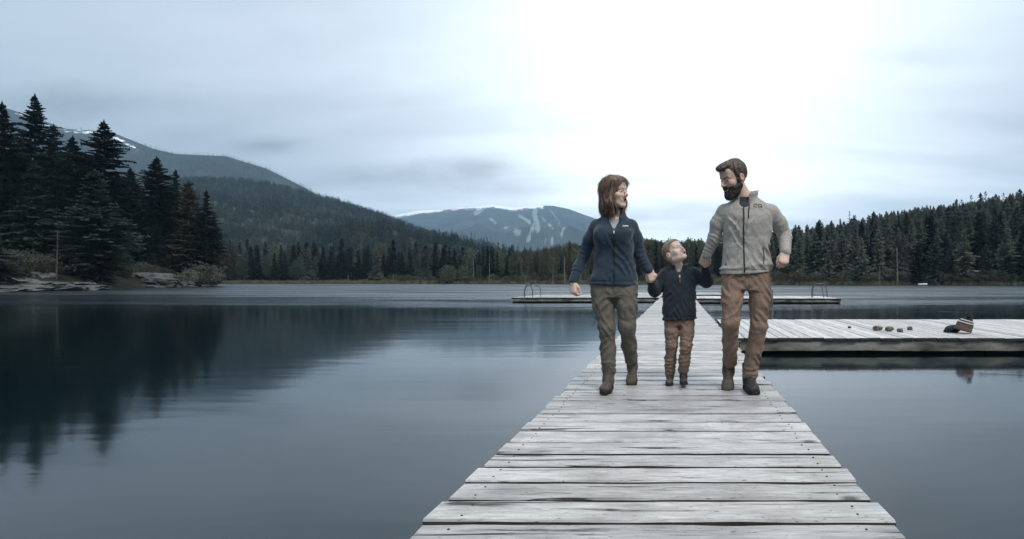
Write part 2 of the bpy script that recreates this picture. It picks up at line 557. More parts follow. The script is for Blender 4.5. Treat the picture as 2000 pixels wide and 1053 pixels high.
HILL = [(-600, 260), (-300, 300), (0, 322), (250, 338), (345, 352), (450, 355), (520, 362), (600, 381), (640, 391), (740, 422), (850, 463), (940, 496), (1010, 516), (1100, 535), (1300, 545)]
hill_h = ridge_fun(HILL, 340, 1100, 1.2, 1.15, 70, 300)
polar_sheet('hill', range(-600, 1301, 20), lambda px: list(np.linspace(330, 1100, 40)) + [1200, 1400], hill_h, M['forest_floor'])
RIDGE = [(-600, 110), (-300, 150), (0, 207), (60, 227), (130, 252), (180, 255), (230, 263), (300, 291), (345, 301), (440, 305), (520, 329), (600, 369), (700, 432), (800, 500), (900, 530)]
ridge_h = ridge_fun(RIDGE, 1120, 1950, 10, 0.9, 110, 300)
ridge_o = itp(RIDGE)


def snow_sheet(name, pxs, rows, hfun, mat, mask):
    o = polar_sheet(name, pxs, rows, hfun, mat)
    me = o.data
    att = me.attributes.new('clearing', 'FLOAT', 'POINT')
    sn = me.attributes.new('snow', 'FLOAT', 'POINT')
    va, vb = [], []
    for v in me.vertices:
        X, Y, Z = v.co
        px = CX + X / Y * FPX
        py = CY - (Z - CAMZ) / Y * FPX
        a, b = mask(px, py, X, Y, Z)
        va.append(a)
        vb.append(b)
    att.data.foreach_set('value', va)
    sn.data.foreach_set('value', vb)
    return o


def m_mountain(name, ca, cb, cc, sc):
    m, t = material(name)
    g = t.n('ShaderNodeNewGeometry')
    f = t.noise(g.outputs['Position'], sc, 8.0, 0.7)
    f2 = t.noise(g.outputs['Position'], sc * 5, 6.0, 0.7)
    c = t.mix(t.ramp(f, [(0.35, 0.0), (0.65, 1.0)]), ca, cb)
    a1 = t.n('ShaderNodeAttribute', attribute_name='clearing').outputs['Fac']
    a2 = t.n('ShaderNodeAttribute', attribute_name='snow').outputs['Fac']
    c = t.mix(t.ramp(t.math('ADD', a1, t.math('MULTIPLY', t.math('SUBTRACT', f2, 0.5), 0.7)), [(0.35, 0.0), (0.62, 1.0)]), c, cc)
    c = t.mix(t.ramp(t.math('ADD', a2, t.math('MULTIPLY', t.math('SUBTRACT', f2, 0.5), 2.2)), [(0.50, 0.0), (0.56, 1.0)]), c, (0.85, 0.88, 0.92))
    setb(t, 'Base Color', c)
    setb(t, 'Roughness', 0.95)
    setb(t, 'Specular IOR Level', 0.1)
    setb(t, 'Normal', t.bump(f2, 0.9, 1.5 / sc * 0.02))
    return m


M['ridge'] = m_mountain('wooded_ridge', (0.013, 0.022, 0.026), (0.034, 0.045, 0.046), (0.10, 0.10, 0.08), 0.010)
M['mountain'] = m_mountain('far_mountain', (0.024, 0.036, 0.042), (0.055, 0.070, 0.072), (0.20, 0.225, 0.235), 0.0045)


def ridge_mask(px, py, X, Y, Z):
    d = py - ridge_o(px)
    s = 0.0
    if 20 < px < 275 and d < 20:
        band = 1.0 - abs(d - (4 + 9 * max(0, (px - 190) / 80))) / 8.0
        s = max(0.0, band) * (0.40 if px < 140 else 0.56) + 0.05
    return 0.0, s


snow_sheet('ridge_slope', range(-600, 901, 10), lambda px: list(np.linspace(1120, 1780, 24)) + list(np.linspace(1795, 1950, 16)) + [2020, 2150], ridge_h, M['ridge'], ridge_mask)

MOUNT = [(450, 500), (600, 470), (700, 442), (780, 419), (815, 412), (850, 410), (900, 405), (930, 404), (962, 400), (1000, 406), (1020, 404), (1050, 401), (1080, 402), (1110, 408), (1140, 419), (1200, 440), (1260, 466), (1330, 492), (1400, 515), (1500, 535)]
mount_h = ridge_fun(MOUNT, 2300, 4600, 20, 0.95, 260, 500)
mount_o = itp(MOUNT)
RUNS = [([(930, 416), (938, 411)], 7), ([(958, 427), (972, 439), (990, 445), (1012, 451), (1032, 459)], 3.4), ([(1015, 422), (1032, 432), (1042, 446), (1052, 456)], 4.2),
        ([(1046, 404), (1044, 420), (1050, 440), (1052, 457)], 6.5), ([(1073, 408), (1085, 424), (1097, 440), (1112, 450)], 1.5), ([(1058, 424), (1074, 441), (1098, 458)], 2.0),
        ([(1098, 440), (1130, 462)], 3.0), ([(880, 480), (960, 470), (1080, 470)], 1.2)]


def seg_d(p, a, b):
    ax, ay = a
    bx, by = b
    dx, dy = bx - ax, by - ay
    u = max(0, min(1, ((p[0] - ax) * dx + (p[1] - ay) * dy) / (dx * dx + dy * dy)))
    return math.hypot(p[0] - ax - u * dx, p[1] - ay - u * dy)


def mount_mask(px, py, X, Y, Z):
    c = 0.0
    for pl, wd in RUNS:
        for a, b in zip(pl, pl[1:]):
            dd = seg_d((px, py), a, b)
            c = max(c, min(1.0, max(0.0, 1.15 - dd / wd * 0.9)))
    d = py - mount_o(px)
    s = 0.0
    if 770 < px < 1062:
        k = 1.0 if px < 860 else (0.72 if px < 930 else 1.0)
        s = max(0.0, 1 - d / 10.0) * k
    return c * 0.9, s


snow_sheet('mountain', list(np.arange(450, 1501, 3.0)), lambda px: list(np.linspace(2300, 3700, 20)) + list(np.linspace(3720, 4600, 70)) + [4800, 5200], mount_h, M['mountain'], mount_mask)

# ------------------------------------------------------------------ rocks
def rock_mesh(name, sx, sy, sz, seed, mat, sub=3, flat=0.0, rough=0.28, freq=1.3):
    bm = bmesh.new()
    bmesh.ops.create_icosphere(bm, subdivisions=sub, radius=1.0)
    off = Vector((seed * 3.17, seed * 1.31, seed * 2.3))
    for v in bm.verts:
        p = v.co.copy()
        cube = p / max(abs(p.x), abs(p.y), abs(p.z))
        p = p.lerp(cube, 0.45 + flat * 0.4)
        k = 1 + rough * noise.fractal(p * freq + off, 1.0, 2.0, 4)
        # angular facets
        k += 0.10 * (noise.cell(p * 2.2 + off) - 0.5)
        p *= k
        v.co = Vector((p.x * sx, p.y * sy, p.z * sz))
    me = bpy.data.meshes.new(name)
    bm.to_mesh(me)
    bm.free()
    me.materials.append(mat)
    return me


def rock(name, px, py, Y, sx, sy, sz, seed, label, cat='rock', group=None, flat=0.0, rz=0.0, tilt=0.0, mat=None):
    p = P(px, py, Y)
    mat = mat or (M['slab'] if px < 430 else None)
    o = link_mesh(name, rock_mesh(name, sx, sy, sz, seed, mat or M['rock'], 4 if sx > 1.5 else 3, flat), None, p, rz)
    o.rotation_euler = (0, tilt, rz)
    return tag(o, label, cat, group)


SL = 'flat rock slabs at the water edge of the wooded point'
slabs = [  # px, py(centre), Y, half sizes
    (12, 567, 54.5, 2.2, 1.3, 0.22, 'flat pale slab cut by the left picture edge, lowest at the water'),
    (52, 557, 59, 1.9, 1.0, 0.28, 'dark-topped slab just above the lowest slab near the left edge'),
    (62, 566, 56, 1.1, 0.9, 0.25, 'small cracked slab between the two lowest pale slabs on the left shore'),
    (88, 560, 60, 1.6, 1.2, 0.25, 'pale tilted slab leading up from the water below the dead snag'),
    (118, 566, 58, 2.1, 1.0, 0.22, 'long low slab lying right at the waterline below the snag'),
    (128, 558, 63, 2.4, 1.0, 0.20, 'long thin slab above the waterline pointing towards the bushy spruce'),
    (160, 562.5, 63, 2.0, 0.8, 0.18, 'tapering slab forming the end of the slab shelf by the bushy spruce'),
    (20, 552, 62, 1.8, 1.0, 0.30, 'dark slab under the leftmost spruce branches'),
    (85, 548, 64, 0.9, 0.8, 0.45, 'knobbly grey boulder below the dead snag'),
    (72, 538, 68, 0.7, 0.6, 0.55, 'upright brownish rock sticking out of the bank left of the snag'),
]
for i, (px, py, Y, sx, sy, sz, lb) in enumerate(slabs):
    rock('rock_slab', px, py - 1, Y, sx * 1.25, sy * 1.2, sz * 1.7, 10 + i, lb, 'rock', SL, 0.8, 0.1 * math.sin(i * 2.1), R(3 + 3 * math.sin(i)))
OUT = 'boulders of the pale outcrop on the point'
outc = [
    (285, 549, 84, 2.6, 1.8, 1.15, 0.1, 'large domed pale outcrop, biggest rock on the wooded point'),
    (318, 556, 82, 1.9, 1.3, 0.85, 0.1, 'fractured right shoulder of the big domed outcrop'),
    (258, 545, 84, 1.4, 1.0, 0.7, 0.1, 'grey upper-left block of the domed outcrop beside the bushy spruce'),
    (268, 560, 80, 1.7, 0.9, 0.35, 0.4, 'low dark ledge under the domed outcrop at the water'),
    (300, 562, 79, 1.2, 0.8, 0.30, 0.4, 'bright low slab at the foot of the domed outcrop'),
    (342, 559, 85, 1.0, 0.8, 0.5, 0.2, 'rounded boulder right of the domed outcrop'),
    (368, 557.5, 90, 0.8, 0.7, 0.55, 0.2, 'pale block alone between the outcrop and the tip of the point'),
    (388, 560, 90, 1.5, 0.7, 0.25, 0.6, 'low pale slab near the tip of the point'),
    (412, 561, 93, 1.4, 0.6, 0.22, 0.6, 'outermost flat pale rock at the tip of the point'),
    (258, 514, 95, 0.5, 0.4, 0.5, 0.0, 'small pointed pale stone on the grassy bank above the outcrop'),
]
for i, (px, py, Y, sx, sy, sz, fl, lb) in enumerate(outc):
    rock('boulder', px, py, Y, sx * 1.15, sy * 1.1, sz * 1.15, 40 + i, lb, 'rock', OUT, fl, 0.3 * i, R(4))
rock('boulder', 1543, 553, 131, 1.6, 1.0, 0.75, 61, 'white boulder on the far shore beside the man\'s hand', 'rock')
rock('boulder', 1560, 555, 130, 0.9, 0.8, 0.5, 62, 'smaller grey boulder just right of the white far-shore boulder', 'rock')
rock('boulder', 1905, 535, 124, 2.6, 1.6, 0.7, 63, 'pale ledge of rock below the light pointed spruce on the right shore', 'rock', None, 0.5)
rock('boulder', 1898, 541, 121, 1.5, 0.9, 0.4, 64, 'thin pale ledge lower left of the right-shore rock ledge', 'rock', None, 0.6)

# ================================================================== TREES
def conifer(name, H, Rb, seed, whorls, per, twigs, mat, droop=0.35, ragged=0.25, base=0.08, tw=0.10, power=0.85, curl=0.25, fill=0):
    """one conifer kind: returns (crown mesh, trunk mesh)"""
    rg = random.Random(seed)
    mb = MB()
    V, F = mb.v, mb.f
    for wi in range(whorls):
        u0 = (wi + 0.5) / whorls
        for k in range(per):
            u = u0 + rg.uniform(-1.3, 1.3) / whorls
            if u < 0 or u > 1: continue
            z = H * (base + (1 - base) * u)
            L = Rb * ((1 - u) ** power) * (1 + rg.uniform(-ragged, ragged)) * (0.75 + 0.25 * math.sin(u * 9 + seed)) + 0.12 * (1 - u) + 0.10
            if rg.random() < ragged * 0.35: L *= 0.55
            if u < 0.12: L *= 0.75
            a = rg.uniform(0, 2 * math.pi)
            ca, sa = math.cos(a), math.sin(a)
            dr = droop * (1.25 - 0.9 * u) * rg.uniform(0.7, 1.3)
            up = (0.55 * u + 0.05) * rg.uniform(0.6, 1.2)
            n = max(3, int(twigs * (0.35 + 0.65 * L / Rb)))
            for j in range(n):
                s = (j + rg.random()) / n
                s = 0.12 + 0.88 * s
                r = L * s
                zz = z + up * r - dr * r * s + curl * dr * L * max(0, s - 0.6) ** 2 * 2
                side = 1 if (j % 2) else -1
                ln = (0.16 * L + 0.16) * (1.15 - 0.75 * s) * rg.uniform(0.7, 1.35)
                sw = rg.uniform(0.35, 1.0)
                if s > 0.93: sw = 0.1
                fx, fy = math.cos(a + side * sw), math.sin(a + side * sw)
                fz = -0.28 * rg.uniform(0.2, 1.6)
                wd = tw * rg.uniform(0.7, 1.4)
                px_, py_ = -fy, fx
                b = len(V)
                x0, y0 = ca * r, sa * r
                tz = rg.uniform(-1.1, 1.1)
                V.append((x0, y0, zz))
                V.append((x0 + fx * ln * 0.5 + px_ * wd, y0 + fy * ln * 0.5 + py_ * wd, zz + fz * ln * 0.45 + tz * wd))
                V.append((x0 + fx * ln, y0 + fy * ln, zz + fz * ln))
                V.append((x0 + fx * ln * 0.5 - px_ * wd, y0 + fy * ln * 0.5 - py_ * wd, zz + fz * ln * 0.45 - tz * wd))
                F.append((b, b + 1, b + 2, b + 3))
                if fill and j % fill == 0:
                    # hanging spray under the branch
                    b = len(V)
                    hl = ln * rg.uniform(0.5, 0.9)
                    V.append((x0 - ca * wd, y0 - sa * wd, zz + 0.02))
                    V.append((x0 + ca * wd, y0 + sa * wd, zz))
                    V.append((x0 + fx * 0.2 * hl, y0 + fy * 0.2 * hl, zz - hl))
                    F.append((b, b + 1, b + 2))
    # leader
    for k in range(5):
        a = k * 2.513
        b = len(V)
        V.extend([(0, 0, H * 1.03), (math.cos(a) * tw * 1.2, math.sin(a) * tw * 1.2, H * 0.985), (math.cos(a + 1) * tw, math.sin(a + 1) * tw, H * 0.96)])
        F.append((b, b + 1, b + 2))
    crown = mb.mesh('crown', mat)
    tb = MB()
    r0 = 0.012 * H + 0.05
    tb.tube([(0, 0, -0.6), (0, 0, H * 0.05), (0.02 * H * 0.1, 0, H * 0.5), (0, 0, H * 1.0)], [r0 * 1.3, r0, r0 * 0.55, 0.012], 7)
    # dead lower limbs
    for k in range(7):
        a = rg.uniform(0, 6.28)
        z = H * rg.uniform(0.04, 0.2)
        l = Rb * rg.uniform(0.3, 0.6)
        tb.tube([(0, 0, z), (math.cos(a) * l, math.sin(a) * l, z - 0.1 * l)], [r0 * 0.22, 0.01], 4, False)
    trunk = tb.mesh('trunk', M['bark'], True)
    return crown, trunk


def broadleaf(name, H, Rb, seed, nclump, per, mat, low=0.25, leaf=0.14, cone=0.0):
    rg = random.Random(seed)
    mb = MB()
    lobes = [(rg.uniform(-.5, .5) * Rb, rg.uniform(-.5, .5) * Rb, H * rg.uniform(low + .15, .85), rg.uniform(.45, .75)) for _ in range(9)]
    for i in range(nclump):
        while True:
            p = Vector((rg.uniform(-1, 1), rg.uniform(-1, 1), rg.uniform(-1, 1)))
            if 0.25 < p.length < 1: break
        p = p * (0.55 + 0.45 * rg.random()) / max(p.length, 0.5)
        zc = 0.5 + 0.5 * p.z
        sh = 1.0 - cone * max(0, zc - 0.25)
        n = 1 + 0.35 * noise.fractal(p * 1.7 + Vector((seed, 0, 0)), 1.0, 2.0, 3)
        c = Vector((p.x * Rb * sh * n, p.y * Rb * sh * n, H * (low + (1 - low) * zc)))
        for k in range(per):
            q = c + Vector((rg.gauss(0, 1), rg.gauss(0, 1), rg.gauss(0, 1))) * leaf * 1.3
            e = Euler((rg.uniform(0, 6), rg.uniform(0, 6), rg.uniform(0, 6))).to_matrix()
            a, b2 = e @ Vector((leaf * rg.uniform(.7, 1.4), 0, 0)), e @ Vector((0, leaf * .6, 0))
            mb.add([q - a, q - b2, q + a, q + b2], [(0, 1, 2, 3)])
    crown = mb.mesh('crown', mat)
    tb = MB()
    r0 = 0.015 * H + 0.03
    tb.tube([(0, 0, -0.4), (0.03 * H, 0, H * 0.3), (0.0, 0.02 * H, H * 0.8)], [r0 * 1.2, r0 * 0.8, 0.02], 6)
    for k in range(8):
        a = rg.uniform(0, 6.28)
        z = H * rg.uniform(0.12, 0.6)
        l = Rb * rg.uniform(0.6, 0.9)
        tb.tube([(0, 0, z), (math.cos(a) * l * .5, math.sin(a) * l * .5, z + l * .35), (math.cos(a) * l, math.sin(a) * l, z + l * 0.8)], [r0 * 0.5, r0 * .3, 0.01], 5, False)
    trunk = tb.mesh('trunk', M['bark'], True)
    return crown, trunk


# near kinds (height 1 unit = metres at scale 1); far kinds are lighter
NEAR = {
    'dense': conifer('dense', 20, 5.4, 1, 52, 9, 30, M['needle_dark'], 0.42, 0.32, 0.03, 0.17, 0.78, fill=2),
    'tall': conifer('tall', 22, 5.0, 2, 52, 8, 30, M['needle_dark'], 0.38, 0.48, 0.05, 0.17, 0.75, fill=2),
    'narrow': conifer('narrow', 18, 3.3, 3, 50, 8, 24, M['needle_dark'], 0.40, 0.32, 0.03, 0.15, 0.75, fill=2),
    'grey': conifer('grey', 14, 3.6, 4, 46, 9, 28, M['needle_grey'], 0.22, 0.25, 0.0, 0.14, 0.62, fill=2),
    'layer': conifer('layer', 15, 4.2, 5, 34, 9, 30, M['needle_grey'], 0.45, 0.38, 0.0, 0.14, 0.82, fill=2),
    'brown': conifer('brown', 17, 3.3, 6, 44, 8, 24, M['leaf_brown'], 0.25, 0.38, 0.02, 0.15, 0.70, fill=2),
}
FAR = {
    'dark': conifer('dark', 12, 2.9, 11, 28, 8, 14, M['needle_dark'], 0.35, 0.32, 0.0, 0.22, 0.75, fill=2),
    'slim': conifer('slim', 13, 2.0, 12, 28, 7, 12, M['needle_dark'], 0.35, 0.35, 0.0, 0.20, 0.70, fill=2),
    'mid': conifer('mid', 12, 3.1, 13, 28, 8, 14, M['needle_mid'], 0.35, 0.32, 0.0, 0.23, 0.75, fill=2),
    'grey': conifer('grey', 11, 2.9, 14, 28, 8, 14, M['needle_grey'], 0.30, 0.30, 0.0, 0.22, 0.75, fill=2),
    'pale': conifer('pale', 12, 3.0, 16, 28, 8, 14, M['needle_pale'], 0.35, 0.32, 0.0, 0.23, 0.75, fill=2),
    'sparse': conifer('sparse', 14, 1.8, 15, 13, 6, 8, M['needle_dark'], 0.30, 0.55, 0.25, 0.16, 0.40),
}
BROAD = {
    'round': broadleaf('round', 8, 3.2, 21, 420, 5, M['leaf_olive'], 0.12, 0.20),
    'tall': broadleaf('tall', 12, 2.8, 22, 460, 5, M['leaf_olive'], 0.10, 0.20, 0.35),
    'egg': broadleaf('egg', 9, 2.8, 23, 700, 5, M['needle_grey'], 0.12, 0.15, 0.65),
    'brown': broadleaf('brown', 12, 2.8, 24, 420, 5, M['leaf_brown'], 0.08, 0.19, 0.35),
}
SHRUB = {
    'olive': broadleaf('olive', 2.0, 1.5, 31, 170, 5, M['leaf_olive'], 0.0, 0.10),
    'brown': broadleaf('brown', 2.2, 1.4, 32, 170, 5, M['leaf_brown'], 0.0, 0.09),
    'grey': broadleaf('grey', 2.4, 1.5, 33, 170, 5, M['needle_mid'], 0.0, 0.10),
}


def plant(name, kind, loc, h, h0, label, cat, group=None, rz=None, wide=1.0):
    r = empty(name, loc, random.uniform(0, 6.28) if rz is None else rz)
    s = h / h0
    r.scale = (s * wide, s * wide, s)
    link_mesh('crown', kind[0], r)
    link_mesh('trunk', kind[1], r)
    return tag(r, label, cat, group)


def at_land(px, Y):
    return Vector(((px - CX) / FPX * Y, Y, land_h(px, Y) - 0.1))


def plant_top(name, kinds, key, h0, px, ptop, Y, label, cat, group=None, wide=1.0):
    b = at_land(px, Y)
    top = CAMZ - (ptop - CY) / FPX * Y
    return plant(name, kinds[key], b, max(0.5, top - b.z), h0, label, cat, group, wide=wide)


NH = {'dense': 20, 'tall': 22, 'narrow': 18, 'grey': 14, 'layer': 15, 'brown': 17}
PT = 'conifers on the wooded rocky point'
point_trees = [  # key, px, top py, depth, width factor, label
    ('tall', 68, 190, 84, 1.15, 'tallest ragged-topped dark spruce, standing against the sky near the left edge'),
    ('dense', 203, 240, 92, 1.15, 'tall dark spruce with pointed top in front of the snowy ridge'),
    ('dense', 306, 310, 98, 1.15, 'broad dark spruce behind the domed outcrop, right of the tall pointed one'),
    ('narrow', 403, 375, 100, 1.1, 'slender dark spruce at the very tip of the wooded point'),
    ('grey', 185, 335, 70, 1.30, 'large bushy grey-green conifer leaning over the slabs at the water edge'),
    ('layer', 70, 322, 68, 1.15, 'grey-green layered spruce with drooping branches behind the dead snag'),
    ('brown', 368, 355, 99, 1.1, 'brown-tinged conifer between the broad spruce and the slender tip spruce'),
    ('tall', 4, 205, 74, 1.2, 'dark spruce cut by the left picture edge, its top against the ridge'),
    ('narrow', 105, 248, 90, 1.3, 'narrow dark spruce just right of the tallest ragged one'),
    ('dense', 142, 270, 94, 1.2, 'dark spruce filling the gap between the two tallest on the point'),
    ('layer', -15, 425, 55, 1.2, 'low drooping grey-green conifer at the left edge above the slabs'),
    ('narrow', 343, 335, 108, 1.1, 'narrow spruce top peeping out right of the broad dark spruce'),
    ('dense', 255, 330, 104, 1.1, 'shaded spruce wedged between the pointed and the broad dark spruces'),
    ('dense', 30, 285, 78, 1.2, 'dense spruce under the tallest one near the left edge'),
    ('brown', 385, 395, 103, 1.0, 'short brownish conifer left of the slender tip spruce'),
    ('grey', 235, 470, 80, 1.1, 'small grey-green conifer on the bank left of the domed outcrop'),
    ('narrow', 418, 420, 112, 1.1, 'lower narrow spruce hidden behind the slender tip spruce'),
    ('grey', 345, 430, 101, 1.0, 'pale feathery conifer below the brown-tinged one'),
]
for key, px, pt, Y, wd, lb in point_trees:
    plant_top('spruce_tree', NEAR, key, NH[key], px, pt, Y, lb, 'tree', PT, wd * 1.14)
back = [('dense', -60, 230, 80), ('dense', 45, 300, 96), ('tall', 90, 310, 100), ('dense', 125, 330, 102), ('narrow', 165, 320, 104), ('dense', 230, 340, 108), ('narrow', 280, 370, 110),
        ('dense', 325, 380, 112), ('dense', 360, 405, 113), ('narrow', 392, 425, 114), ('dense', 110, 360, 84), ('dense', 20, 350, 72), ('narrow', 150, 380, 90), ('dense', 270, 400, 97), ('dense', 320, 420, 104),
        ('dense', 60, 340, 80), ('dense', 185, 360, 98), ('dense', 215, 395, 88), ('dense', 300, 440, 93), ('dense', 340, 450, 99), ('dense', 130, 430, 76), ('dense', 0, 420, 66), ('dense', 375, 460, 104), ('narrow', 240, 430, 92)]
for key, px, pt, Y in back:
    plant_top('spruce_tree', NEAR, key, NH[key], px, pt, Y, 'dark spruce in the shade behind the front trees of the point', 'tree', 'shaded conifers at the back of the point', 1.15)

# dead snags and poles
def snag(px, ptop, Y, r, label, stubs=4, seed=0, lean=0.0, wood='deadwood'):
    rg = random.Random(seed)
    b = at_land(px, Y)
    h = CAMZ - (ptop - CY) / FPX * Y - b.z
    root = empty('dead_snag', b)
    mb = MB()
    n = 7
    mb.tube([(lean * h * (i / n) + rg.uniform(-.3, .3) * r, rg.uniform(-.3, .3) * r, -0.4 + (h + .4) * i / n) for i in range(n + 1)], [r * (1.15 - 0.7 * i / n) for i in range(n + 1)], 7)
    mb.build('trunk', M[wood], root, True)
    for k in range(stubs):
        a = rg.uniform(0, 6.28)
        z = h * rg.uniform(0.3, 0.85)
        l = h * rg.uniform(0.05, 0.14)
        s = MB()
        s.tube([(lean * z, 0, z), (lean * z + math.cos(a) * l, math.sin(a) * l, z + l * rg.uniform(-.3, .5))], [r * .4, r * .12], 5)
        s.build('branch_stub', M[wood], root)
    return tag(root, label, 'dead tree', 'bare dead trunks along the shores')


snag(110, 450, 64, 0.065, 'broken grey snag standing among the left shore spruces', 9, 1, 0.03, 'shaded_snag_wood')
snag(1753, 484, 124, 0.16, 'tallest bare pale pole-like trunk on the right shore', 4, 2, -0.02)
snag(1667, 512, 128, 0.16, 'short thin bare trunk left of the tall pale pole on the right shore', 3, 3)
snag(1681, 515, 127, 0.22, 'mottled leafy-barked stub beside the short bare trunk on the right shore', 6, 4)
snag(1718, 520, 126, 0.12, 'faint thin trunk between the stub and the tall pale pole', 2, 5)
snag(1604, 528, 133, 0.12, 'short bare trunk above the swim ladder of the right float', 2, 6)
snag(1103, 503, 157, 0.15, 'bare white trunk beside the woman\'s sleeve on the far shore', 2, 7)
snag(1080, 520, 158, 0.09, 'shorter pale trunk left of the bare white trunk by the woman\'s sleeve', 2, 8)
snag(925, 503, 172, 0.10, 'pale slim trunk in the middle of the far shore woods', 2, 9)
snag(956, 500, 170, 0.10, 'pale slim trunk right of its twin in the far shore woods', 2, 10)
snag(680, 536, 178, 0.12, 'small pale stick standing on the beach of the far shore', 1, 11)
snag(768, 536, 175, 0.12, 'thin pale stake at the end of the shrubs on the far shore', 1, 12)
snag(242, 475, 82, 0.08, 'thin dead stem beside the small grey-green conifer on the bank', 3, 13)
snag(308, 485, 96, 0.10, 'bare lower trunk showing under the broad dark spruce', 3, 14, 0.0, 'shaded_snag_wood')

# ------------------------------------------------------------------ far shore, centre: individual trees
rg = random.Random(99)
LOOK = {'pale': 'pale grey-green', 'dark': 'dark', 'slim': 'slender dark', 'mid': 'mid-green', 'grey': 'grey-green', 'sparse': 'sparse', 'tall': 'olive', 'brown': 'brownish', 'round': 'olive'}


def where_c(px):
    return 'left of the egg-shaped tree' if px < 575 else ('right of the egg-shaped tree' if px < 700 else ('left of the broad olive tree' if px < 868 else 'below the ski mountain'))


def where_r(px):
    return "beside the man's hand" if px < 1610 else ('below the tufted spires' if px < 1705 else ('by the tall pale pole' if px < 1790 else ('above the white boat' if px < 1890 else 'near the right picture edge')))


def where_m(px):
    return "left of the woman" if px < 1115 else ('between woman and child' if px < 1300 else 'between child and man' if px < 1410 else 'behind the man')


FH = {'pale': 12, 'dark': 12, 'slim': 13, 'mid': 12, 'grey': 11, 'sparse': 14}
BH = {'round': 8, 'tall': 12, 'egg': 9, 'brown': 12}
plant_top('round_tree', BROAD, 'egg', 9, 580, 507, 181, 'egg-shaped pale grey-green tree standing alone before the dark far-shore woods', 'tree', wide=1.15)
plant_top('round_tree', BROAD, 'egg', 9, 473, 505, 182, 'small pale pointed tree on the far shore, nearest the wooded point', 'tree', wide=0.9)
plant_top('round_tree', BROAD, 'egg', 9, 520, 495, 187, 'pale slim tree among dark conifers left of the egg-shaped tree', 'tree', wide=0.6)
plant_top('round_tree', BROAD, 'round', 8, 875, 517, 172, 'broad pale olive tree in front of the far-shore conifers', 'tree', wide=1.1)
plant_top('round_tree', BROAD, 'round', 8, 905, 518, 174, 'smaller olive tree right of the broad pale olive one', 'tree', wide=0.9)
plant_top('round_tree', BROAD, 'tall', 12, 935, 516, 172, 'upright olive tree right of the two pale rounded ones', 'tree', wide=0.8)
plant_top('round_tree', BROAD, 'brown', 12, 447, 470, 184, 'brownish tree showing right behind the tip of the point', 'tree', wide=1.1)
plant_top('round_tree', BROAD, 'brown', 12, 432, 482, 183, 'lower brownish tree touching the slender tip spruce', 'tree', wide=1.0)
CT = 'dark conifers in the band along the central far shore'
n_c = 0
for row, (dY, lift) in enumerate(((8, 8), (16, 2), (26, -4))):
    px = 440 + row * 5
    while px < 1000:
        S = SHORE(px)
        key = rg.choice(['dark', 'dark', 'slim', 'mid', 'slim', 'dark'])
        top = 484 + lift + rg.uniform(-14, 14) + (8 if px > 900 else 0)
        if rg.random() < 0.22 and row:
            bk = rg.choice(['tall', 'brown'])
            plant_top('broadleaf_tree', BROAD, bk, 12, px, top + 4, S + dY + rg.uniform(-3, 3),
                      '%s leafy crown among the far-shore conifers, %s' % ('olive' if bk == 'tall' else 'brownish', where_c(px)), 'tree', 'leafy trees between the central far-shore conifers', wide=0.9)
        else:
            plant_top('conifer_tree', FAR, key, FH[key], px, top, S + dY + rg.uniform(-3, 3), '%s conifer, %s far-shore row, %s' % (LOOK[key], ('front', 'middle', 'back')[row], where_c(px)), 'tree', CT, wide=rg.uniform(0.9, 1.2))
        n_c += 1
        px += rg.uniform(13, 21)
plant_top('conifer_tree', FAR, 'slim', 13, 850, 474, 183, 'dark column-like conifer rising above the middle of the far-shore band', 'tree', wide=1.3)
plant_top('conifer_tree', FAR, 'slim', 13, 952, 481, 181, 'dark column-like conifer at the right end of the far-shore band', 'tree', wide=1.2)
plant_top('conifer_tree', FAR, 'slim', 13, 963, 489, 180, 'second dark column-like conifer at the right end of the far-shore band', 'tree', wide=1.0)
plant_top('conifer_tree', FAR, 'sparse', 14, 1014, 484, 185, 'thin sparse spire standing against the foot of the ski mountain', 'tree', wide=0.45)

# ------------------------------------------------------------------ right-hand and middle shore
MTG = 'brown and olive trees of the middle shore'
for row, (dY, lift) in enumerate(((6, 26), (16, 12), (30, 2))):
    px = 990 + row * 7
    while px < 1500:
        S = SHORE(px)
        top = RTOP(px) + lift + rg.uniform(-5, 9)
        if 1300 < px < 1500 and row == 0:
            px += 20
        kk = rg.random()
        if kk < 0.55:
            key = rg.choice(['brown', 'tall', 'brown'])
            plant_top('broadleaf_tree', BROAD, key, 12, px, top, S + dY + rg.uniform(-3, 4), '%s leafy tree, %s middle-shore row, %s' % (LOOK[key], ('front', 'middle', 'back')[row], where_m(px)), 'tree', MTG, wide=0.8)
        else:
            key = rg.choice(['mid', 'slim', 'mid'])
            plant_top('conifer_tree', FAR, key, FH[key], px, top, S + dY + rg.uniform(-3, 4), '%s conifer, %s middle-shore row, %s' % (LOOK[key], ('front', 'middle', 'back')[row], where_m(px)), 'tree', 'green conifers of the middle shore', wide=1.0)
        px += rg.uniform(16, 27)

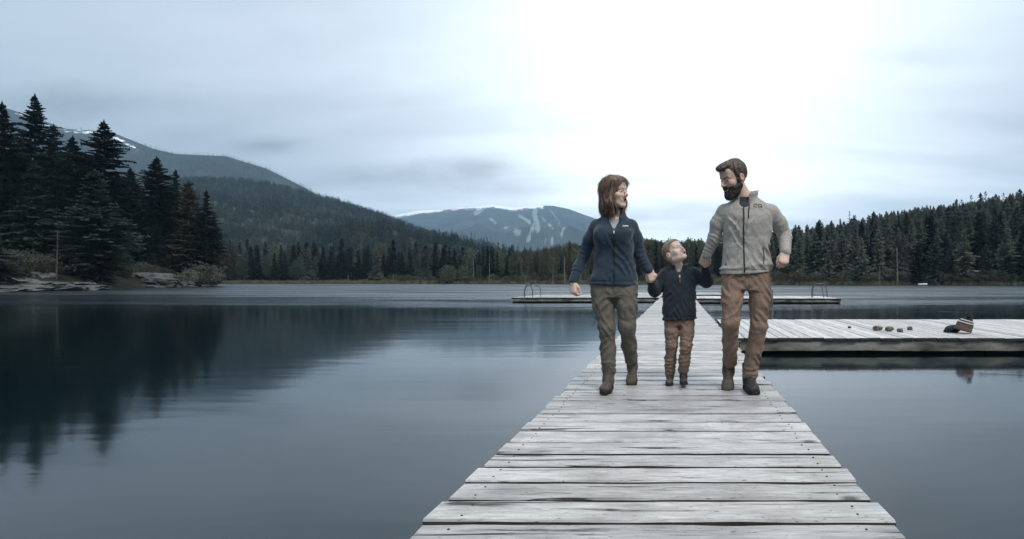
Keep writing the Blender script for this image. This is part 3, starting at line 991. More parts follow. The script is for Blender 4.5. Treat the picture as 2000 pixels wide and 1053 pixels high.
RS = [  # distinctive ones of the right shore
    ('sparse', 1659, 414, 250, 0.9, 'tall tufted spire poking above the right hill, taller of the pair'),
    ('sparse', 1671, 420, 252, 0.8, 'shorter tufted spire right beside the taller tufted spire on the hill'),
    ('pale', 1957, 470, 126, 1.15, 'light pointed spruce standing out above the right-shore rock ledge'),
    ('pale', 1818, 438, 160, 1.0, 'tall pale-crowned spruce in the middle of the right hillside'),
    ('mid', 1787, 476, 140, 1.0, 'mid-sized spruce at the water right of the tall pale pole'),
    ('dark', 1868, 390, 245, 1.1, 'dark tufted tree on the skyline, first of the clump near the right edge'),
    ('sparse', 1897, 382, 244, 1.4, 'narrow dark spire on the skyline between two tufted clumps'),
    ('dark', 1915, 378, 243, 1.2, 'bushy dark tree on the skyline left of the layered-topped one'),
    ('sparse', 1925, 375, 243, 1.6, 'layered flat-topped tree highest in the skyline clump'),
    ('dark', 1945, 380, 242, 1.2, 'dark tree on the skyline right of the layered-topped one'),
    ('sparse', 1960, 378, 242, 1.5, 'ragged dark tree on the skyline near the right edge'),
    ('dark', 1992, 370, 240, 1.3, 'dark tree at the right picture edge, highest on the skyline'),
    ('sparse', 1878, 391, 246, 1.6, 'arched thin-topped tree beside the first tufted skyline tree'),
    ('dark', 1975, 384, 241, 1.2, 'low dark tree on the skyline between the ragged one and the right edge'),
]
for key, px, pt, Y, wd, lb in RS:
    plant_top('conifer_tree', FAR, key, FH[key], px, pt, Y, lb, 'tree', 'distinct conifers of the right hill', wd)
RG = 'conifers of the right wooded hill'
for row, (dY, n) in enumerate(((5, 17), (13, 20), (24, 22), (38, 24), (56, 26), (78, 28))):
    px = 1490 + row * 6
    while px < 2070:
        S = SHORE(px)
        Y = S + dY + rg.uniform(-4, 4)
        key = rg.choice(['mid', 'pale', 'mid', 'pale', 'dark', 'pale', 'grey'])
        h = rg.uniform(9.5, 14.0) if row else rg.uniform(7, 12)
        lb = '%s conifer %s, %s' % (LOOK[key], ('at the waterline', 'just above the waterline', 'on the lower slope', 'low on the hill', 'midway up the hill', 'high on the hill')[row], where_r(px))
        plant('conifer_tree', FAR[key], at_land(px, Y), h, FH[key], lb, 'tree', RG + (' near the water' if row < 3 else ' partway up'), wide=rg.uniform(1.0, 1.3))
        px += rg.uniform(0.75, 1.25) * 580 / n

# shrubs along the shores
def shrubs(p0, p1, step, dY, h, keys, label, group):
    px = p0
    while px < p1:
        key = rg.choice(keys)
        Y = SHORE(px) + dY + rg.uniform(-1.5, 1.5)
        hh = h * rg.uniform(0.7, 1.3)
        plant('shrub', SHRUB[key], at_land(px, Y), hh, 2.1, label, 'shrub', group, wide=rg.uniform(0.9, 1.4))
        px += step * rg.uniform(0.7, 1.3)


shrubs(370, 424, 11, 3.5, 2.6, ['brown', 'grey'], 'brownish shrub behind the rocks at the tip of the point', 'shrubs at the tip of the point')
shrubs(0, 240, 24, 9, 2.0, ['grey', 'brown'], 'low dull shrub on the bank above the slabs of the point', 'shrubs on the bank of the point')
shrubs(245, 345, 17, 9, 1.6, ['brown', 'brown', 'grey'], 'low brown shrub on the slope above the domed outcrop', 'shrubs above the outcrop')
shrubs(770, 1110, 13, 4, 2.0, ['olive', 'olive', 'brown'], 'pale olive shrub along the central far waterline', 'shrubs along the central far shore')
shrubs(1495, 2010, 17, 3.0, 2.2, ['olive', 'brown', 'grey'], 'dull green shrub along the right shore waterline', 'shrubs along the right shore')
shrubs(1250, 1400, 22, 3.0, 1.8, ['olive', 'brown'], 'olive shrub on the shore seen between the adults', 'shrubs on the shore behind the child')


# those that still look and stand alike are told apart by their order along the shore
ORD = ['first', 'second', 'third', 'fourth', 'fifth', 'sixth', 'seventh', 'eighth', 'ninth', 'tenth', 'eleventh', 'twelfth', 'thirteenth', 'fourteenth', 'fifteenth', 'sixteenth', 'seventeenth', 'eighteenth', 'nineteenth', 'twentieth']
ORD += ['twenty-' + o for o in ORD[:9]] + ['thirtieth'] + ['thirty-' + o for o in ORD[:9]] + ['fortieth']
alike = {}
for o_ in list(C.objects):
    if o_.parent is None and o_.get('label') and o_.get('group'):
        alike.setdefault(o_['label'], []).append(o_)
for lb_, os_ in alike.items():
    if len(os_) > 1:
        os_.sort(key=lambda o_: o_.location.x / o_.location.y)
        for i_, o_ in enumerate(os_):
            o_['label'] = ORD[min(i_, len(ORD) - 1)] + ' from left: ' + lb_

# ------------------------------------------------------------------ masses of trees and reeds (stuff)
def source_collection(name, meshes):
    col_ = bpy.data.collections.new(name)
    for i, me in enumerate(meshes):
        o = bpy.data.objects.new('%s_source_%d' % (name, i), me)
        col_.objects.link(o)
    return col_


def scatter(name, pts, scl, col_, label, cat):
    me = bpy.data.meshes.new(name)
    me.from_pydata([tuple(p) for p in pts], [], [])
    a = me.attributes.new('scl', 'FLOAT', 'POINT')
    a.data.foreach_set('value', [float(s) for s in scl])
    a = me.attributes.new('rot', 'FLOAT', 'POINT')
    a.data.foreach_set('value', [rg.uniform(0, 6.28) for _ in scl])
    a = me.attributes.new('idx', 'INT', 'POINT')
    a.data.foreach_set('value', [rg.randrange(0, len(col_.objects)) for _ in scl])
    o = link_mesh(name, me)
    ng = bpy.data.node_groups.new(name, 'GeometryNodeTree')
    ng.interface.new_socket('Geometry', in_out='INPUT', socket_type='NodeSocketGeometry')
    ng.interface.new_socket('Geometry', in_out='OUTPUT', socket_type='NodeSocketGeometry')
    N = ng.nodes
    gi, go = N.new('NodeGroupInput'), N.new('NodeGroupOutput')
    ci = N.new('GeometryNodeCollectionInfo')
    ci.inputs['Collection'].default_value = col_
    ci.inputs['Separate Children'].default_value = True
    ci.inputs['Reset Children'].default_value = True
    ip = N.new('GeometryNodeInstanceOnPoints')
    ip.inputs['Pick Instance'].default_value = True

    def attr(nm, ty):
        x = N.new('GeometryNodeInputNamedAttribute')
        x.data_type = ty
        x.inputs['Name'].default_value = nm
        return x.outputs[0]
    cx = N.new('ShaderNodeCombineXYZ')
    L = ng.links.new
    L(attr('rot', 'FLOAT'), cx.inputs[2])
    L(cx.outputs[0], ip.inputs['Rotation'])
    L(attr('idx', 'INT'), ip.inputs['Instance Index'])
    L(attr('scl', 'FLOAT'), ip.inputs['Scale'])
    L(gi.outputs[0], ip.inputs['Points'])
    L(ci.outputs[0], ip.inputs['Instance'])
    L(ip.outputs[0], go.inputs[0])
    md = o.modifiers.new('scatter', 'NODES')
    md.node_group = ng
    return tag(o, label, cat, None, 'stuff')


def merged(kind):
    return kind[0]


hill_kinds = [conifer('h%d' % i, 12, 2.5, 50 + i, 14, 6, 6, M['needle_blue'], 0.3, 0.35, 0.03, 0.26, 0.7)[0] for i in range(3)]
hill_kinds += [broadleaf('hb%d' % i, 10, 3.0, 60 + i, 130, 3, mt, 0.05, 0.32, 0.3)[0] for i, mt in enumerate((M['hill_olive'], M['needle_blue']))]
hc = source_collection('hill_tree', hill_kinds)
pts, sc = [], []
for i in range(15000):
    Y = 345 + (1115 - 345) * rg.random() ** 0.8
    px = rg.uniform(300, 1090) if rg.random() < 0.92 else rg.uniform(-200, 300)
    X = (px - CX) / FPX * Y
    pts.append((X, Y, hill_h(px, Y) - 0.5))
    sc.append(rg.uniform(0.65, 1.2) * (1.0 + 0.25 * fbm(X, Y, 0, 0.01, 2)))
for i in range(700):
    px = rg.uniform(430, 1000)
    Y = SHORE(px) + rg.uniform(34, 165)
    pts.append(((px - CX) / FPX * Y, Y, land_h(px, Y) - 0.3))
    sc.append(rg.uniform(0.75, 1.15))
scatter('hillside_forest', pts, sc, hc, 'dense mixed forest covering the near hill left of the ski mountain', 'forest')

rc = source_collection('ridge_tree', [conifer('r%d' % i, 14, 3.2, 70 + i, 7, 5, 4, M['needle_dark'], 0.3, 0.3, 0.02, 0.5, 0.7)[0] for i in range(2)])
pts, sc = [], []
for i in range(9000):
    Y = 1985 - 780 * rg.random() ** 1.6
    px = rg.uniform(-150, 860)
    if Y > 1790 and 10 < px < 275 and rg.random() < 0.75: continue
    pts.append(((px - CX) / FPX * Y, Y, ridge_h(px, Y) - 1.0))
    sc.append(rg.uniform(0.55, 1.0))
scatter('ridge_forest', pts, sc, rc, 'dark forest on the high snow-flecked ridge behind the wooded point', 'forest')

kinds = [FAR[k][0] for k in ('mid', 'pale', 'pale', 'mid', 'grey')]
rc2 = source_collection('right_tree', kinds)
pts, sc = [], []
for i in range(2600):
    px = rg.uniform(1470, 2350)
    Y = SHORE(px) + rg.uniform(20 if px > 2060 else 86, 190)
    pts.append(((px - CX) / FPX * Y, Y, land_h(px, Y) - 0.2))
    sc.append(rg.uniform(0.7, 1.12))
scatter('right_hill_forest', pts, sc, rc2, 'dense conifer forest filling the upper right hill to the skyline', 'forest')
rc3 = source_collection('middle_tree', [BROAD['brown'][0], BROAD['tall'][0], FAR['mid'][0]])
pts, sc = [], []
for i in range(900):
    px = rg.uniform(985, 1490)
    Y = SHORE(px) + rg.uniform(36, 165)
    pts.append(((px - CX) / FPX * Y, Y, land_h(px, Y) - 0.2))
    sc.append(rg.uniform(0.65, 0.95))
scatter('middle_shore_forest', pts, sc, rc3, 'brown-olive forest rising behind the family on the middle shore', 'forest')
rc4 = source_collection('point_tree', [NEAR['dense'][0], NEAR['narrow'][0]])
pts, sc = [], []
for i in range(160):
    px = rg.uniform(-900, -90) if rg.random() < 0.8 else rg.uniform(-80, 330)
    Y = SHORE(px) + (rg.uniform(8, 60) if px < -90 else rg.uniform(55, 75))
    pts.append(((px - CX) / FPX * Y, Y, land_h(px, Y) - 0.2))
    sc.append(rg.uniform(0.55, 0.85))
scatter('point_forest', pts, sc, rc4, 'dark forest behind the spruces of the rocky point', 'forest')

# reeds and grass at the waterline
mb = MB()
for k in range(26):
    a = rg.uniform(0, 6.28)
    r_ = rg.uniform(0, 0.5)
    h = rg.uniform(0.35, 0.8)
    x, y = math.cos(a) * r_, math.sin(a) * r_
    lx, ly = rg.uniform(-.15, .15), rg.uniform(-.15, .15)
    mb.add([(x - 0.035, y, -0.1), (x + 0.035, y, -0.1), (x + lx, y + ly, h)], [(0, 1, 2)])
gc = source_collection('reed_tuft', [mb.mesh('reed_tuft', M['reed'])])
pts, sc = [], []
for i in range(5200):
    px = rg.uniform(432, 2150)
    Y = SHORE(px) + rg.uniform(0.2, 7 if px > 700 else 3)
    pts.append(((px - CX) / FPX * Y, Y, land_h(px, Y)))
    sc.append(rg.uniform(0.6, 1.2))
scatter('reeds', pts, sc, gc, 'dry grass and reeds along the far waterline', 'grass')

# ================================================================== DOCKS
def plank_mesh(name, L, W, T, seed, mat, nx=10, axis='X', wob=0.004, chip=0.0):
    """one weathered board with uneven edges; length along axis, centred, top at z=0"""
    off = seed * 7.77
    prof = [(-0.5, -1.0), (-0.5, -0.18), (-0.47, 0.0), (0.47, 0.0), (0.5, -0.18), (0.5, -1.0)]
    vs, fs = [], []
    np_ = len(prof)
    for i in range(nx + 1):
        u = i / nx
        x = (u - 0.5) * L
        for j, (py, pz) in enumerate(prof):
            sd = -1 if py < 0 else 1
            e = wob * noise.fractal(Vector((x * 3.1, off + sd * 5, 0)), 1.0, 2.0, 4)
            if chip:
                c = noise.noise(Vector((x * 2.3, off + sd * 11, 2.0)))
                if c > 0.35: e -= chip * (c - 0.35) * 2
            zz = pz * T + (0.0025 * noise.noise(Vector((x * 1.7, off + j, 1.0))) if pz > -0.5 else 0)
            yy = py * W + sd * e
            if i in (0, nx):
                xx = x + 0.012 * noise.noise(Vector((off, py * 9, i)))
            else:
                xx = x
            vs.append((xx, yy, zz) if axis == 'X' else (yy, xx, zz))
    for i in range(nx):
        for j in range(np_):
            a, b = i * np_ + j, i * np_ + (j + 1) % np_
            q = (a, b, b + np_, a + np_)
            fs.append(q if axis == 'Y' else q[::-1])
    e0, e1 = tuple(range(np_)), tuple(nx * np_ + k for k in range(np_))
    fs.append(e0[::-1] if axis == 'Y' else e0)
    fs.append(e1 if axis == 'Y' else e1[::-1])
    mb = MB()
    mb.add(vs, fs)
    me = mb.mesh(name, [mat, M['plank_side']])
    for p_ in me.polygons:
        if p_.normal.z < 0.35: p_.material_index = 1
    return me


def skew(Y):
    return -0.0040 * (Y - 2.0)


rg = random.Random(5)
dock = empty('wooden_dock', (-0.085, 0, DECK))
tag(dock, 'long weathered plank dock the family walks along', 'dock')
edges = [-1.0]
while edges[-1] < 1.75: edges.append(edges[-1] + 0.207)
edges[-1] = 1.86
edges += [2.067, 2.274, 2.481, 2.686, 2.884, 3.094, 3.325, 3.542, 3.76, 3.95, 4.16, 4.36]
while edges[-1] < 28.2: edges.append(edges[-1] + rg.uniform(0.195, 0.215))
nb = MB()
nb.tube([(0, 0, -0.004), (0, 0, 0.0008), (0, 0, 0.0018)], [0.0048, 0.0048, 0.003], 8)
nail_me = nb.mesh('nail', simple_mat('rusty_nail', (0.018, 0.014, 0.012), (0.06, 0.04, 0.03), 60, 0.8, 0.2, 0.001))
variants = [plank_mesh('plank', 1.70, 1.0, 0.045, 200 + k, M['plank'], 10, 'X', 0.02, 0.06) for k in range(8)]
for i, (a, b) in enumerate(zip(edges, edges[1:])):
    gap = rg.uniform(0.030, 0.044) if a < 9 else rg.uniform(0.024, 0.036)
    yc = (a + b) / 2
    dl = rg.uniform(-0.012, 0.012)
    if yc < 9.0:
        L = 1.70 + rg.uniform(-0.015, 0.025)
        me = plank_mesh('plank', L, (b - a) - gap, 0.045, i + 1, M['plank'], 30, 'X', 0.006, 0.016)
        o = link_mesh('plank', me, dock, (skew(yc) + dl, yc, rg.uniform(-0.0015, 0.0015)), 0)
        for sx in (-0.74, 0.74):
            for sy in (-0.045, 0.05):
                nl = link_mesh('nail', nail_me, o, (sx + rg.uniform(-0.012, 0.012), sy + rg.uniform(-0.012, 0.012), 0.0012))
        o.rotation_euler = (rg.uniform(-0.006, 0.006), rg.uniform(-0.002, 0.002), rg.uniform(-0.003, 0.003))
    else:
        o = link_mesh('plank', variants[i % 8], dock, (skew(yc) + dl, yc, rg.uniform(-0.0015, 0.0015)), 0)
        o.scale = (1 + rg.uniform(-0.02, 0.02), (b - a) - gap, 1)
        if i % 2: o.rotation_euler = (0, 0, math.pi)
for s in (-0.74, 0.0, 0.74):
    mb = MB()
    mb.add([(s - 0.045 + skew(-1), -1, -0.20), (s + 0.045 + skew(-1), -1, -0.20), (s + 0.045 + skew(28.3), 28.3, -0.20), (s - 0.045 + skew(28.3), 28.3, -0.20),
            (s - 0.045 + skew(-1), -1, -0.052), (s + 0.045 + skew(-1), -1, -0.052), (s + 0.045 + skew(28.3), 28.3, -0.052), (s - 0.045 + skew(28.3), 28.3, -0.052)],
           [(0, 3, 2, 1), (4, 5, 6, 7), (0, 1, 5, 4), (2, 3, 7, 6), (1, 2, 6, 5), (0, 4, 7, 3)])
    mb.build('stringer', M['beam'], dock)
for k in range(10):
    y = 0.2 + k * 3.0
    mb = MB()
    mb.box((skew(y), y, -0.33), (1.25, 1.1, 0.26))
    mb.build('float', M['float_black'], dock)


def side_dock(name, x0, x1, y0, y1, pw, mat, label, fascia=0.15, gapmul=1.0, stain=True, nfl=5):
    root = empty(name, ((x0 + x1) / 2, (y0 + y1) / 2, DECK))
    tag(root, label, 'dock')
    W, D = x1 - x0, y1 - y0
    vs = [plank_mesh('plank', D + 0.04, 1.0, 0.04, 300 + int(W * 7) + k, mat, 6, 'Y', 0.02, 0.0) for k in range(6)]
    n = int(round(W / pw))
    for i in range(n):
        xx = -W / 2 + (i + 0.5) * W / n
        o = link_mesh('plank', vs[i % 6], root, (xx, rg.uniform(-0.02, 0.02), rg.uniform(-0.003, 0.003)), math.pi * (i % 2))
        o.scale = (W / n - rg.uniform(0.010, 0.018) * gapmul, 1, 1)
    for sy in (-1, 1):
        # face board with a ragged lower edge
        mb = MB()
        nx = max(12, int(W * 5))
        vv, ff = [], []
        yf = sy * (D / 2 - 0.05)
        for i in range(nx + 1):
            x = -W / 2 + W * i / nx
            rz = 0.012 * noise.fractal(Vector((x * 2.1, sy * 9 + W, 0)), 1.0, 2.0, 4)
            bulge = 0.010 * noise.fractal(Vector((x * 1.3, sy * 4 + W, 5)), 1.0, 2.0, 4)
            for (dy, z) in ((0.03, -0.048), (0.03, -0.10), (0.03, -0.048 - fascia + rz), (-0.03, -0.048 - fascia + rz), (-0.03, -0.048)):
                vv.append((x, yf + sy * (dy + (bulge if dy > 0 else 0)), z))
        for i in range(nx):
            for j in range(5):
                a, b = i * 5 + j, i * 5 + (j + 1) % 5
                ff.append((a, b, b + 5, a + 5))
        ff.append((0, 1, 2, 3, 4))
        ff.append(tuple(nx * 5 + k for k in (4, 3, 2, 1, 0)))
        mb.add(vv, ff)
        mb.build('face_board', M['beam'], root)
    for sx in (-1, 1):
        mb = MB()
        mb.box((sx * (W / 2 - 0.03), 0, -0.048 - fascia / 2), (0.06, D - 0.18, fascia))
        mb.build('end_board', M['beam'], root)
    for i in range(nfl):
        mb = MB()
        mb.box((-W / 2 + (i + 0.5) * W / nfl, 0, -0.29), (W / nfl * 0.98, D - 0.34, 0.30))
        mb.build('float', M['float_black'], root)
    return root


side_dock('side_dock', 0.80, 10.6, 8.65, 12.7, 0.172, M['plank_y'], 'wide side dock branching right, with stones and a knit hat on it')
side_dock('swim_float', -8.5, -1.06, 28.5, 34.0, 0.24, M['plank_far'], 'dark swim float at the far left end of the dock, with a hooped ladder', 0.14)
side_dock('swim_float', 0.72, 7.66, 27.2, 31.4, 0.24, M['plank_y'], 'pale swim float at the far right end of the dock, with a boxy ladder', 0.13)
side_dock('swim_float', -3.6, 2.6, 34.1, 40.5, 0.24, M['plank_far'], 'grey swim float farthest out, behind the end of the dock', 0.17, nfl=3)

# handrail ladders
def arch(pts, r=0.022):
    mb = MB()
    mb.tube(pts, r, 7)
    return mb


def curve_pts(ctrl, n=8):
    """Catmull-Rom through control points"""
    c = [Vector(p) for p in ctrl]
    c = [c[0] * 2 - c[1]] + c + [c[-1] * 2 - c[-2]]
    out = []
    for i in range(1, len(c) - 2):
        for k in range(n):
            t_ = k / n
            a, b, d_, e = c[i - 1], c[i], c[i + 1], c[i + 2]
            out.append(0.5 * ((2 * b) + (d_ - a) * t_ + (2 * a - 5 * b + 4 * d_ - e) * t_ * t_ + (3 * b - a - 3 * d_ + e) * t_ ** 3))
    out.append(c[-2])
    return out


lad = empty('swim_ladder', (-8.0, 29.5, DECK))
tag(lad, 'hooped metal ladder rails on the left swim float', 'ladder')
for (x0, x1, y, h) in ((-0.34, 0.50, 0.9, 0.62), (-0.12, 0.30, 0.0, 0.68)):
    arch(curve_pts([(x0, y, -0.05), (x0, y, h * 0.5), (x0 + 0.10, y, h * 0.86), ((x0 + x1) / 2, y, h), (x1 - 0.10, y, h * 0.86), (x1, y, h * 0.5), (x1, y, -0.05)], 6)).build('rail', M['steel'], lad, True)
arch([(-0.05, 0.0, 0.655), (-0.05, 0.9, 0.60)]).build('cross_bar', M['steel'], lad, True)
arch([(0.20, 0.0, 0.655), (0.20, 0.9, 0.60)]).build('cross_bar', M['steel'], lad, True)
lad = empty('swim_ladder', (7.0, 28.6, DECK))
tag(lad, 'boxy metal ladder rails on the right swim float', 'ladder')
for (x0, x1, y) in ((-0.42, 0.10, 0.0), (-0.18, 0.50, 0.8)):
    arch(curve_pts([(x0, y, -0.05), (x0, y, 0.40), (x0 + 0.16, y, 0.66), (x1 - 0.08, y, 0.66), (x1, y, 0.45), (x1 + 0.08, y, -0.05)], 6)).build('rail', M['steel'], lad, True)
arch([(-0.40, 0.0, 0.12), (0.16, 0.0, 0.12), (0.56, 0.8, 0.12)]).build('lower_bar', M['steel'], lad, True)
arch([(-0.1, 0.0, 0.66), (0.1, 0.8, 0.66)]).build('cross_bar', M['steel'], lad, True)

# mooring pole behind the side dock
pole = MB()
yb = 26.9
pole.tube([P(1508, 640, yb), P(1508, 600, yb), P(1508.5, 566, yb)], [0.045, 0.045, 0.045], 8)
tag(pole.build('mooring_pole', M['steel'], smooth=True), 'thin grey pole standing in the water in front of the right float', 'pole')

# rope and bracket between dock and side dock
rope = MB()
rope.tube(curve_pts([(0.75, 8.3, DECK + 0.01), (0.79, 8.6, DECK + 0.03), (0.86, 9.2, DECK + 0.012), (0.93, 10.0, DECK + 0.012), (0.92, 10.9, DECK + 0.012)], 8), 0.010, 6)
tag(rope.build('rope', simple_mat('dark_rope', (0.02, 0.02, 0.02), (0.06, 0.055, 0.05), 60, 0.9, 0.4, 0.003), smooth=True), 'thin dark rope lying across the joint of the two docks', 'rope')
br = empty('dock_hinge', (0.80, 8.62, DECK))
tag(br, 'dark metal hinge joining the side dock to the main dock', 'hinge')
mb = MB()
mb.add([(-0.03, -0.02, -0.02), (0.10, -0.02, -0.02), (0.08, -0.02, -0.17), (0.02, -0.02, -0.13), (-0.03, 0.01, -0.02), (0.10, 0.01, -0.02), (0.08, 0.01, -0.17), (0.02, 0.01, -0.13)],
       [(0, 3, 2, 1), (4, 5, 6, 7), (0, 1, 5, 4), (1, 2, 6, 5), (2, 3, 7, 6), (3, 0, 4, 7)])
mb.build('plate', M['float_black'], br)
mb = MB()
mb.tube([(-0.04, -0.03, -0.05), (0.11, -0.03, -0.05)], 0.014, 8)
mb.build('pin', M['steel'], br, True)

# ------------------------------------------------------------------ stones and hats on the side dock
def on_deck(px, py):
    Y = (CAMZ - DECK) * FPX / (py - CY)
    return Vector(((px - CX) / FPX * Y, Y, DECK))


stones = [(1659, 641, 0.030, 0.03, 0.018, 'tiny brown stone at the end of a crack, leftmost on the side dock'),
          (1714, 645.5, 0.080, 0.06, 0.040, 'flat-topped brown stone, largest and first of the row of four'),
          (1737, 647, 0.080, 0.06, 0.042, 'rounded brown stone, second in the row of four on the side dock'),
          (1758, 649, 0.065, 0.05, 0.035, 'wedge-shaped stone, third in the row and nearest the edge'),
          (1777, 645, 0.045, 0.045, 0.035, 'small dark stone, last of the row on the side dock')]
for i, (px, py, sx, sy, sz, lb) in enumerate(stones):
    p = on_deck(px, py)
    o = link_mesh('stone', rock_mesh('stone', sx, sy, sz, 80 + i, M['pebble'], 3, 0.15, 0.22, 1.1), None, p + Vector((0, 0, sz * 0.9 + 0.002)), 0.4 * i)
    tag(o, lb, 'stone', 'stones lying on the side dock')


def m_knit(name, bands, scale=1.0):
    m, t = material(name)
    tcn = t.n('ShaderNodeTexCoord')
    s = t.n('ShaderNodeSeparateXYZ', ins={0: tcn.outputs['Object']})
    nz = t.noise(tcn.outputs['Object'], 60.0, 3.0)
    z = t.math('ADD', s.outputs['Z'], t.math('MULTIPLY', t.math('SUBTRACT', nz, 0.5), 0.006))
    c = t.ramp(t.math('DIVIDE', z, scale), bands, 'CONSTANT')
    setb(t, 'Base Color', c)
    setb(t, 'Roughness', 0.95)
    wv = t.n('ShaderNodeTexWave', ins={'Scale': 120.0, 'Distortion': 1.0})
    setb(t, 'Normal', t.bump(wv.outputs['Fac'], 0.5, 0.004))
    return m


def hat_mesh(name, r, h, mat, seed, slump=0.25):
    mb = MB()
    nu, nv = 28, 16
    prof = [(1.0, 0.0), (1.06, 0.02), (1.08, 0.10), (1.06, 0.22), (1.0, 0.26), (1.02, 0.32), (1.0, 0.42), (0.95, 0.54), (0.86, 0.66), (0.72, 0.78), (0.52, 0.88), (0.28, 0.96), (0.02, 1.0)]
    vs, fs = [], []
    for j, (rr, zz) in enumerate(prof):
        for i in range(nu):
            a = i * 2 * math.pi / nu
            k = 1 + 0.07 * noise.fractal(Vector((math.cos(a) * 1.5, math.sin(a) * 1.5, zz * 3 + seed)), 1.0, 2.0, 3) + 0.012 * math.sin(a * 22)
            x, y = math.cos(a) * r * rr * k, math.sin(a) * r * rr * k * 0.85
            vs.append((x + slump * r * zz * zz, y, zz * h * (1 + 0.06 * math.sin(a * 2 + seed))))
    for j in range(len(prof) - 1):
        for i in range(nu):
            fs.append((j * nu + i, j * nu + (i + 1) % nu, (j + 1) * nu + (i + 1) % nu, (j + 1) * nu + i))
    mb.add(vs, fs)
    return mb.mesh(name, mat, True)


BLK, WHT, RST = (0.010, 0.010, 0.011), (0.50, 0.50, 0.48), (0.115, 0.074, 0.056)
hat_m = m_knit('striped_knit', [(0.0, RST), (0.40, BLK), (0.47, WHT), (0.54, BLK), (0.62, WHT), (0.67, BLK)], 0.28)
p = on_deck(1880, 651)
hat = empty('knit_hat', p + Vector((0, 0, 0.045)))
tag(hat, 'striped knit hat, rust brim with black and white bands, slumped on the side dock', 'hat')
hb = link_mesh('hat_body', hat_mesh('hat_body', 0.135, 0.235, hat_m, 3.0, 0.3), hat)
hb.rotation_euler = (R(8), R(14), R(10))
pm = MB()
bm_ = bmesh.new()
bmesh.ops.create_icosphere(bm_, subdivisions=3, radius=0.036)
for v in bm_.verts: v.co *= 1 + 0.22 * noise.noise(v.co * 90)
me = bpy.data.meshes.new('pompom'); bm_.to_mesh(me); bm_.free()
me.materials.append(simple_mat('dark_yarn', (0.01, 0.01, 0.01), (0.03, 0.03, 0.03), 60, 0.95, 0.6, 0.005))
pp = link_mesh('pompom', me, hat, (0.098, -0.02, 0.232))
# crumpled blue mitten beside the hat
p = on_deck(1860, 649)
bm_ = bmesh.new()
bmesh.ops.create_icosphere(bm_, subdivisions=4, radius=1.0)
for v in bm_.verts:
    q = v.co.copy()
    k = 1 + 0.20 * noise.fractal(q * 1.8 + Vector((4, 2, 1)), 1.0, 2.0, 4)
    v.co = Vector((q.x * 0.135 * k, q.y * 0.11 * k, max(-0.045, (q.z * 0.075 + 0.02 * q.x) * k)))
me = bpy.data.meshes.new('folded_hat'); bm_.to_mesh(me); bm_.free()
me.polygons.foreach_set('use_smooth', [True] * len(me.polygons))
me.materials.append(simple_mat('navy_knit', (0.010, 0.016, 0.028), (0.030, 0.042, 0.062), 30, 0.95, 0.7, 0.006))
tag(link_mesh('folded_hat', me, None, p + Vector((0, 0, 0.047))), 'crumpled navy knit hat lying against the striped one', 'hat')

# small boat on the right shore
bt = empty('rowing_boat', P(1803, 557.2, 121.5))
bt.location.z = 0.0
bt.rotation_euler = (0, 0, R(12))
tag(bt, 'small white boat moored at the far right shore', 'boat')
mb = MB()
ns = 12
for i in range(ns + 1):
    u = i / ns
    wd = 0.52 * (math.sin(math.pi * min(1, 0.18 + u * 0.82)) ** 0.6 if u < 1 else 0) * (1 if u > 0 else 0.7)
    wd = max(wd, 0.02)
    x = -1.0 + 2.0 * u
    sh = 0.30 + 0.14 * (u if u > 0.5 else 0.5)
    mb.v.extend([(x, -wd, sh), (x, -wd * 0.85, 0.08), (x, 0, -0.06), (x, wd * 0.85, 0.08), (x, wd, sh), (x, wd * 0.88, sh - 0.02), (x, 0, 0.10), (x, -wd * 0.88, sh - 0.02)])
for i in range(ns):
    for j in range(8):
        a, b = i * 8 + j, i * 8 + (j + 1) % 8
        mb.f.append((a, b, b + 8, a + 8))
mb.f.append(tuple(range(8)))
mb.f.append(tuple(ns * 8 + k for k in range(7, -1, -1)))
mb.build('hull', M['boat'], bt, True)
for x in (-0.35, 0.3):
    mb = MB()
    mb.box((x, 0, 0.26), (0.2, 0.86, 0.03))
    mb.build('thwart', M['boat'], bt)

# ------------------------------------------------------------------ haze over the valley
mb = MB()
mb.box((0, 2750, 424), (14000, 8500, 856))
hz = mb.build('haze', None)
hm = bpy.data.materials.new('valley_haze')
hm.use_nodes = True
ht = NT(hm.node_tree)
pv = ht.n('ShaderNodeVolumePrincipled', ins={'Color': (0.47, 0.71, 0.93, 1), 'Density': 0.000125, 'Anisotropy': 0.1})
ho = ht.n('ShaderNodeOutputMaterial')
ht.link(pv.outputs[0], ho.inputs['Volume'])
hz.data.materials.append(hm)
tag(hz, 'thin blue-grey haze filling the valley', 'haze', None, 'stuff')

# ================================================================== PEOPLE (signed-distance modelling, meshed with surface nets)
A_ = lambda *v: np.array(v, dtype=np.float32)


